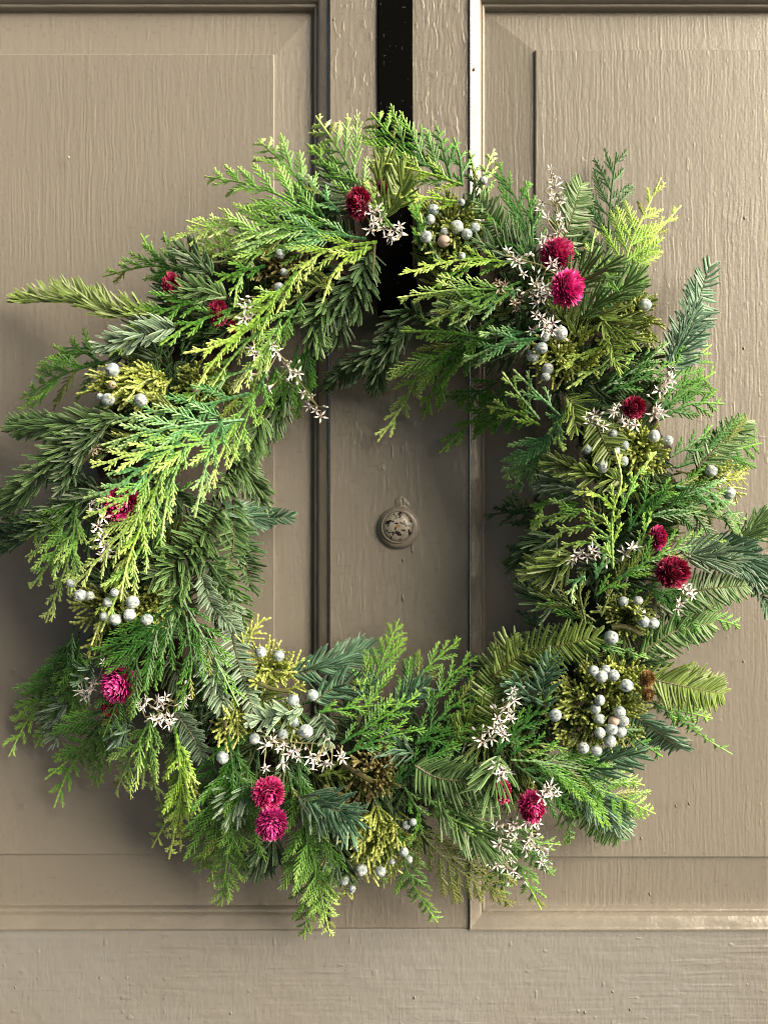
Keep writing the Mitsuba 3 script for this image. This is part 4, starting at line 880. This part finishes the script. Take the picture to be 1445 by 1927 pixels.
 ([(770, 1540), (820, 1600), (880, 1650), (964, 1706)], 'olive', dict(wr=.28, lift=.004, fine=True, label='olive cypress sprig trailing down to the right at the bottom')),
 ([(830, 1610), (880, 1620), (915, 1645)], 'olive', dict(wr=.34, lift=.004, fine=True)),
 ([(750, 1560), (770, 1650), (823, 1736)], 'mid', dict(wr=.24, lift=.006, fine=True)),
 ([(720, 1560), (720, 1620), (722, 1672)], 'mid', dict(wr=.22, lift=.000, fine=True)),
 ([(800, 1500), (850, 1540), (920, 1570)], 'mid', dict(wr=.32, lift=.008, fine=True)),
 ([(760, 1480), (790, 1540), (770, 1590)], 'mid', dict(wr=.34, lift=.006, fine=True)),
 ([(600, 1460), (660, 1450), (710, 1470)], 'olive', dict(wr=.34, lift=.002, fine=True)),
 # lower right
 ([(960, 1420), (1010, 1400), (1068, 1410)], 'deep', dict(wr=.42, lift=.012, fine=True)),
 ([(930, 1420), (990, 1360), (1040, 1300)], 'deep', dict(wr=.40, lift=.008, fine=True)),
 ([(960, 1430), (1040, 1440), (1140, 1490), (1233, 1532)], 'mid', dict(wr=.28, lift=.012, fine=True, label='bright cypress sprig pointing right at the lower right')),
 ([(1000, 1430), (1100, 1450), (1212, 1478)], 'mid', dict(wr=.28, lift=.010, fine=True)),
 ([(970, 1440), (1040, 1490), (1110, 1530)], 'deep', dict(wr=.38, lift=.010, fine=True)),
 ([(1050, 1430), (1110, 1420), (1180, 1440)], 'deep', dict(wr=.36, lift=.006, fine=True)),
 ([(1180, 1300), (1260, 1340), (1320, 1385), (1378, 1420)], 'deep', dict(wr=.10, lift=.002, fine=True, label='single thin cypress tip trailing right at the lower right')),
 ([(1170, 1370), (1210, 1400), (1246, 1424)], 'deep', dict(wr=.30, lift=.006)),
 ([(1230, 1330), (1290, 1340), (1340, 1352)], 'mid', dict(wr=.26, lift=.002, fine=True)),
 ([(1060, 1220), (1140, 1215), (1220, 1240)], 'deep', dict(wr=.28, lift=.008, fine=True)),
 ([(1060, 1500), (1070, 1560), (1072, 1590)], 'mid', dict(wr=.30, lift=-.004, fine=True)),
 ([(960, 1540), (1000, 1580), (1055, 1590)], 'mid', dict(wr=.32, lift=.002, fine=True)),
 ([(950, 1560), (990, 1600), (1042, 1648)], 'deep', dict(wr=.22, lift=.002, fine=True)),
 ([(940, 1590), (980, 1640), (1018, 1712)], 'mid', dict(wr=.34, lift=.002)),
 ([(930, 1590), (940, 1640), (950, 1690)], 'deep', dict(wr=.34, lift=.000)),
]
for i, (path, tone, kw) in enumerate(CEDARS): cedar(path, tone, seed=i, **kw)

# ---- juniper with frosted berries
juniper(848, 425, 62, 62, [(815, 395, 9), (809, 413, 8), (859, 427, 11), (878, 441, 10), (893, 429, 9), (836, 436, 8), (802, 446, 10), (835, 454, 11, 1), (869, 482, 7), (868, 381, 6), (909, 340, 8)], 'olive', 1, n=70, label='dull juniper tuft with a knot of berries at the top')
juniper(530, 505, 45, 45, [(525, 542, 10), (527, 478, 9), (534, 512, 7), (560, 470, 7, 1)], 'dull', 2, n=40, lift=.004, blift=.010)
juniper(1192, 600, 62, 52, [(1213, 574, 11)], 'olive', 3, n=60, lift=.008)
juniper(1065, 670, 75, 48, [(1018, 655, 12), (1002, 670, 11), (1030, 694, 11), (1026, 709, 8), (1025, 634, 9), (1054, 627, 12)], 'yellow', 4, n=60, label='yellow juniper tuft with grey berries at the upper right')
juniper(235, 728, 75, 42, [(212, 696, 11), (212, 724, 6, 1), (189, 746, 6), (204, 752, 11), (265, 753, 11)], 'yellow', 5, base=(330, 705), n=80, lift=.014, blift=.018, label='bright yellow juniper tuft with three round berries on the left')
juniper(378, 725, 42, 48, [(370, 735, 7, 1)], 'olive', 6, n=44, lift=.006)
juniper(1195, 848, 72, 46, [(1230, 821, 11), (1256, 829, 9), (1174, 838, 9), (1159, 848, 8), (1172, 868, 9), (1133, 877, 11), (1153, 816, 7), (1104, 845, 8)], 'yellow', 7, n=75, lift=.012, blift=.016, label='yellow juniper tuft with pale berries on the right')
juniper(1335, 892, 38, 22, [(1337, 886, 12), (1354, 900, 9), (1371, 928, 11)], 'yellow', 8, n=22, base=(1290, 890), tips=[(1412, 876, 1350, 905), (1403, 902, 1340, 905), (1395, 935, 1360, 905)], label='small juniper sprig with blue berries sticking out at the right edge')
juniper(215, 1140, 68, 48, [(152, 1120, 11), (135, 1097, 9), (170, 1121, 8), (204, 1133, 10), (218, 1166, 11), (250, 1133, 12), (244, 1157, 11), (277, 1166, 11), (216, 1115, 8), (197, 1160, 9)], 'olive', 9, n=70, lift=.010, blift=.020, tips=[(140, 1178, 200, 1150), (162, 1228, 210, 1170), (130, 1140, 200, 1140)], label='juniper tuft with ten berries at the lower left')
juniper(290, 1135, 36, 40, [], 'yellow', 10, n=34, lift=.012, tips=[(300, 1185, 280, 1140)])
juniper(505, 1255, 45, 42, [(491, 1227, 10), (525, 1234, 11), (552, 1318, 11), (588, 1308, 11), (555, 1359, 8), (575, 1376, 11), (532, 1382, 9)], 'yellow', 11, n=48, lift=.006, blift=.014, tips=[(497, 1160, 455, 1210), (488, 1186, 455, 1205), (573, 1237, 520, 1275), (575, 1290, 530, 1300), (560, 1395, 540, 1350), (455, 1190, 462, 1230)], label='sparse yellow juniper sprig at the lower left of the opening')
juniper(435, 1365, 30, 45, [(479, 1390, 10), (419, 1425, 11)], 'yellow', 12, n=16, lift=.008, tips=[(420, 1410, 442, 1330), (405, 1390, 440, 1340), (450, 1400, 445, 1335)])
juniper(1180, 1160, 50, 45, [(1172, 1132, 9), (1200, 1130, 9), (1204, 1153, 10), (1210, 1170, 10), (1228, 1173, 10), (1149, 1200, 12)], 'olive', 13, n=44, label='juniper sprig with six berries at the right below the dark red flower')
juniper(1120, 1335, 98, 92, [(1044, 1346, 11), (1116, 1262, 9), (1131, 1273, 11), (1154, 1271, 11), (1178, 1290, 11), (1139, 1259, 8), (1128, 1318, 9), (1119, 1334, 10), (1127, 1353, 9), (1165, 1340, 11), (1172, 1357, 10), (1154, 1357, 9, 1), (1150, 1372, 11), (1167, 1376, 10), (1128, 1379, 10), (1147, 1395, 11), (1097, 1408, 10), (1122, 1413, 9)], 'olive', 14, n=170, lift=.010, blift=.018, label='largest juniper tuft, with many frosted berries, at the lower right')
juniper(1165, 1275, 55, 28, [], 'yellow', 15, n=34, lift=.014)
juniper(712, 1590, 62, 58, [(680, 1637, 10), (716, 1640, 10), (647, 1656, 10), (662, 1672, 7), (760, 1603, 8), (770, 1617, 7), (737, 1622, 6), (765, 1553, 7), (777, 1547, 7)], 'yellow', 16, base=(708, 1510), n=85, lift=.008, blift=.014, tips=[(660, 1650, 690, 1560), (650, 1690, 660, 1610), (745, 1650, 715, 1560), (700, 1660, 700, 1580)], label='yellow juniper tuft hanging at the bottom')
juniper(700, 1440, 46, 66, [], 'dull', 17, n=60, lift=.008)
juniper(640, 1570, 40, 60, [], 'dull', 18, base=(670, 1500), n=36, lift=.000)

# ---- globe amaranths
globe(675, 383, 22, 28, 'red', 1, .012, label='dark red globe flower at the top, left of the white star flowers')
globe(722, 352, 11, 13, 'red', 2, .006)
globe(322, 541, 15, 27, 'red', 3, .006, label='dark red globe flower half hidden among fir at the upper left')
globe(410, 588, 17, 25, 'red', 4, .006, label='dark red globe flower behind a cedar spray at the upper left')
globe(438, 614, 9, 10, 'red', 5, .008)
globe(1047, 477, 30, 28, 'crimson', 6, .016, (.6, -.4), label='crimson globe flower above the brightest pink one')
globe(1066, 542, 29, 33, 'pink', 7, .024, (.7, -.2), label='brightest pink globe flower, at the upper right')
globe(231, 950, 33, 32, 'crimson', 8, .010, label='crimson globe flower behind the blue-green cedar on the left')
globe(1192, 767, 20, 20, 'red', 9, .018, label='small dark red globe flower on the right above the yellow juniper')
globe(1238, 1012, 14, 22, 'crimson', 10, .014, label='narrow crimson globe flower on the right')
globe(1265, 1077, 29, 28, 'red', 11, .022, label='round dark red globe flower at the right edge')
globe(225, 1287, 30, 32, 'magenta', 12, .016, (-.3, .2), leaf=1, label='magenta globe flower with a pale leaf at the lower left')
globe(206, 1332, 13, 15, 'red', 13, .010)
globe(505, 1492, 28, 28, 'crimson', 14, .016, (.1, .3), label='crimson globe flower above the lowest magenta one')
globe(511, 1549, 28, 29, 'magenta', 15, .022, (0, .5), leaf=1, label='lowest magenta globe flower at the bottom')
globe(946, 1490, 15, 20, 'crimson', 16, .018, label='half hidden crimson globe flower at the bottom right')
globe(1000, 1517, 23, 28, 'crimson', 17, .018, (0, .3), label='crimson globe flower among white star flowers at the bottom right')

# ---- white star flowers
stars([(720, 380), (715, 410), (750, 440)], [(690, 392), (700, 402), (710, 395), (703, 418), (715, 412), (698, 432), (722, 430), (732, 445), (742, 433), (752, 425), (757, 440), (738, 450)], 1, .018, label='cluster of white star flowers at the top beside the dark red flower')
stars([(1045, 500), (1052, 430), (1042, 370), (1038, 320)], [(1036, 318, .8), (1042, 335, .8), (1032, 350), (1045, 350), (1038, 368), (1058, 378), (1018, 395), (1030, 410), (1052, 410), (1020, 380, .8), (1060, 430), (1050, 440), (1020, 450), (1022, 462), (1030, 445)], 2, .020, label='upright stem of white star flowers at the upper right')
stars([(1060, 530), (1020, 500), (965, 480)], [(955, 472), (968, 488), (975, 495), (985, 515, .8), (1045, 498), (1050, 508), (1038, 495)], 3, .026)
stars([(1050, 575), (1020, 555), (990, 540)], [(1005, 535), (1015, 545), (1003, 555), (1018, 560), (1030, 552), (1025, 540), (1010, 570)], 4, .022)
stars([(1050, 640), (1020, 605)], [(1008, 592), (1018, 600), (1030, 605), (1010, 615), (1025, 618), (1040, 608), (1000, 622), (1038, 622)], 5, .018)
stars([(980, 590), (950, 550)], [(935, 530), (942, 540), (950, 535, .8), (968, 570), (978, 562), (972, 580)], 6, .014, white=.6, label='brownish faded star flowers at the top of the right side')
stars([(485, 610), (510, 650), (560, 710), (606, 788)], [(512, 650), (520, 660), (502, 660), (540, 690), (548, 700), (540, 715), (562, 702), (570, 740), (578, 752), (588, 745), (582, 765), (595, 772), (604, 784), (500, 700), (474, 705), (505, 730)], 7, .014, label='stem of white star flowers hanging into the opening at the left')
stars([(480, 560), (468, 590)], [(465, 580), (470, 592), (460, 600), (472, 655), (480, 665)], 8, .018)
stars([(1100, 820), (1110, 790)], [(1105, 785), (1118, 780), (1110, 797), (1125, 792), (1135, 802, .8)], 9, .024)
stars([(1150, 800), (1165, 765)], [(1160, 765, .9), (1155, 775), (1178, 785), (1188, 790), (1195, 800), (1180, 800), (1170, 792)], 10, .020)
stars([(1220, 790), (1260, 700)], [(1265, 695), (1255, 705), (1262, 715), (1250, 725), (1240, 735), (1235, 770), (1245, 778), (1230, 780)], 11, .014, white=.75)
stars([(215, 930), (190, 980), (200, 1050)], [(175, 945, .8), (170, 958, .8), (192, 960), (195, 975), (186, 990), (198, 1000), (192, 1015), (200, 1028), (206, 1038), (196, 1045)], 12, .018, white=.78, label='brown and white star flowers on the left beside the crimson flower')
stars([(190, 1270), (165, 1310)], [(155, 1300), (165, 1305), (172, 1295), (160, 1312), (178, 1285), (195, 1245, .8)], 13, .012)
stars([(350, 1290), (300, 1345), (270, 1350)], [(262, 1322), (270, 1330), (275, 1318), (298, 1318), (306, 1325), (312, 1312), (288, 1350), (298, 1356), (310, 1348), (322, 1352), (318, 1362), (345, 1320), (352, 1312)], 14, .016)
stars([(490, 1390), (560, 1400), (650, 1400)], [(502, 1402), (512, 1395), (525, 1408), (535, 1402), (545, 1418), (555, 1412), (562, 1425), (585, 1425), (592, 1435), (598, 1422), (588, 1448), (612, 1435), (622, 1438), (640, 1422), (645, 1428), (532, 1436), (500, 1445)], 15, .018, label='level row of white star flowers at the bottom')
stars([(890, 1410), (930, 1360), (965, 1295)], [(967, 1298, .8), (962, 1308), (968, 1318), (955, 1330), (958, 1342), (962, 1352), (935, 1352), (942, 1362), (930, 1372), (918, 1378), (925, 1390), (908, 1395), (950, 1385), (942, 1378)], 16, .018, label='stem of white star flowers rising at the lower right of the opening')
stars([(920, 1480), (945, 1445)], [(935, 1440), (948, 1450), (942, 1458), (955, 1455), (938, 1500, .8), (915, 1520, .8)], 17, .020)
stars([(990, 1480), (1040, 1500)], [(1035, 1482), (1028, 1490), (1040, 1495), (1048, 1488), (1020, 1500), (1022, 1518, .8)], 18, .022)
stars([(980, 1520), (950, 1580), (965, 1650)], [(932, 1555), (942, 1558), (965, 1552), (960, 1565), (970, 1575), (958, 1582), (938, 1590), (945, 1600), (955, 1598), (942, 1618), (935, 1628), (952, 1632), (965, 1640), (975, 1648), (985, 1655), (962, 1618), (922, 1625, .8)], 19, .014, label='hanging white star flowers at the bottom right')
stars([(1000, 1530), (1000, 1570), (1020, 1630)], [(990, 1548), (1002, 1550), (1012, 1548), (1000, 1575), (992, 1585), (1005, 1590), (1015, 1598), (1022, 1610), (1030, 1600), (1018, 1622), (1025, 1632), (988, 1598)], 20, .014)
stars([(1150, 1060), (1100, 1040)], [(1075, 1055), (1085, 1045), (1095, 1040), (1105, 1048), (1115, 1035), (1125, 1040), (1175, 1040), (1188, 1030), (1196, 1028)], 21, .018, white=.78)
stars([(1270, 1140), (1290, 1110)], [(1290, 1100), (1297, 1112), (1285, 1108), (1302, 1120), (1278, 1135), (1275, 1145, .8)], 22, .014)
stars([(130, 900), (110, 885)], [(95, 880), (105, 890), (175, 850, .8), (182, 843, .8)], 23, .004, white=.5)

# ---- a dried head, bare stems
globe(1217, 1277, 13, 15, 'dry', 31, .020, label='dried tan flower head beside the largest juniper tuft')
globe(1218, 1306, 10, 13, 'dry', 32, .018)
def woody():
    rng = np.random.default_rng(99)
    for (x0, y0, x1, y1, w, t) in [(940, 1250, 928, 1190, .0008, .3), (1395, 1050, 1445, 1030, .0005, .05), (420, 1330, 425, 1375, .0012, .2), (610, 1480, 655, 1500, .0020, .1), (1150, 1180, 1205, 1195, .0018, .25),
                                  (470, 1275, 545, 1300, .0014, .3), (985, 705, 895, 730, .0008, .05), (250, 1235, 262, 1215, .0007, .9), (705, 455, 702, 520, .0010, .4), (860, 480, 880, 520, .0012, .1),
                                  (300, 1000, 330, 1070, .0012, .15), (1090, 930, 1130, 960, .0012, .15), (640, 1430, 700, 1470, .0016, .1), (1230, 690, 1200, 720, .0012, .15)]:
        b = Bag(); twig(P(x0, y0, surf(x0, y0) + .006), P(x1, y1, surf(x1, y1) + .010), w, 7, (t, 1), b, rng.normal(0, .006)); b.put('wreath__woody_stem', 'stem')
woody()
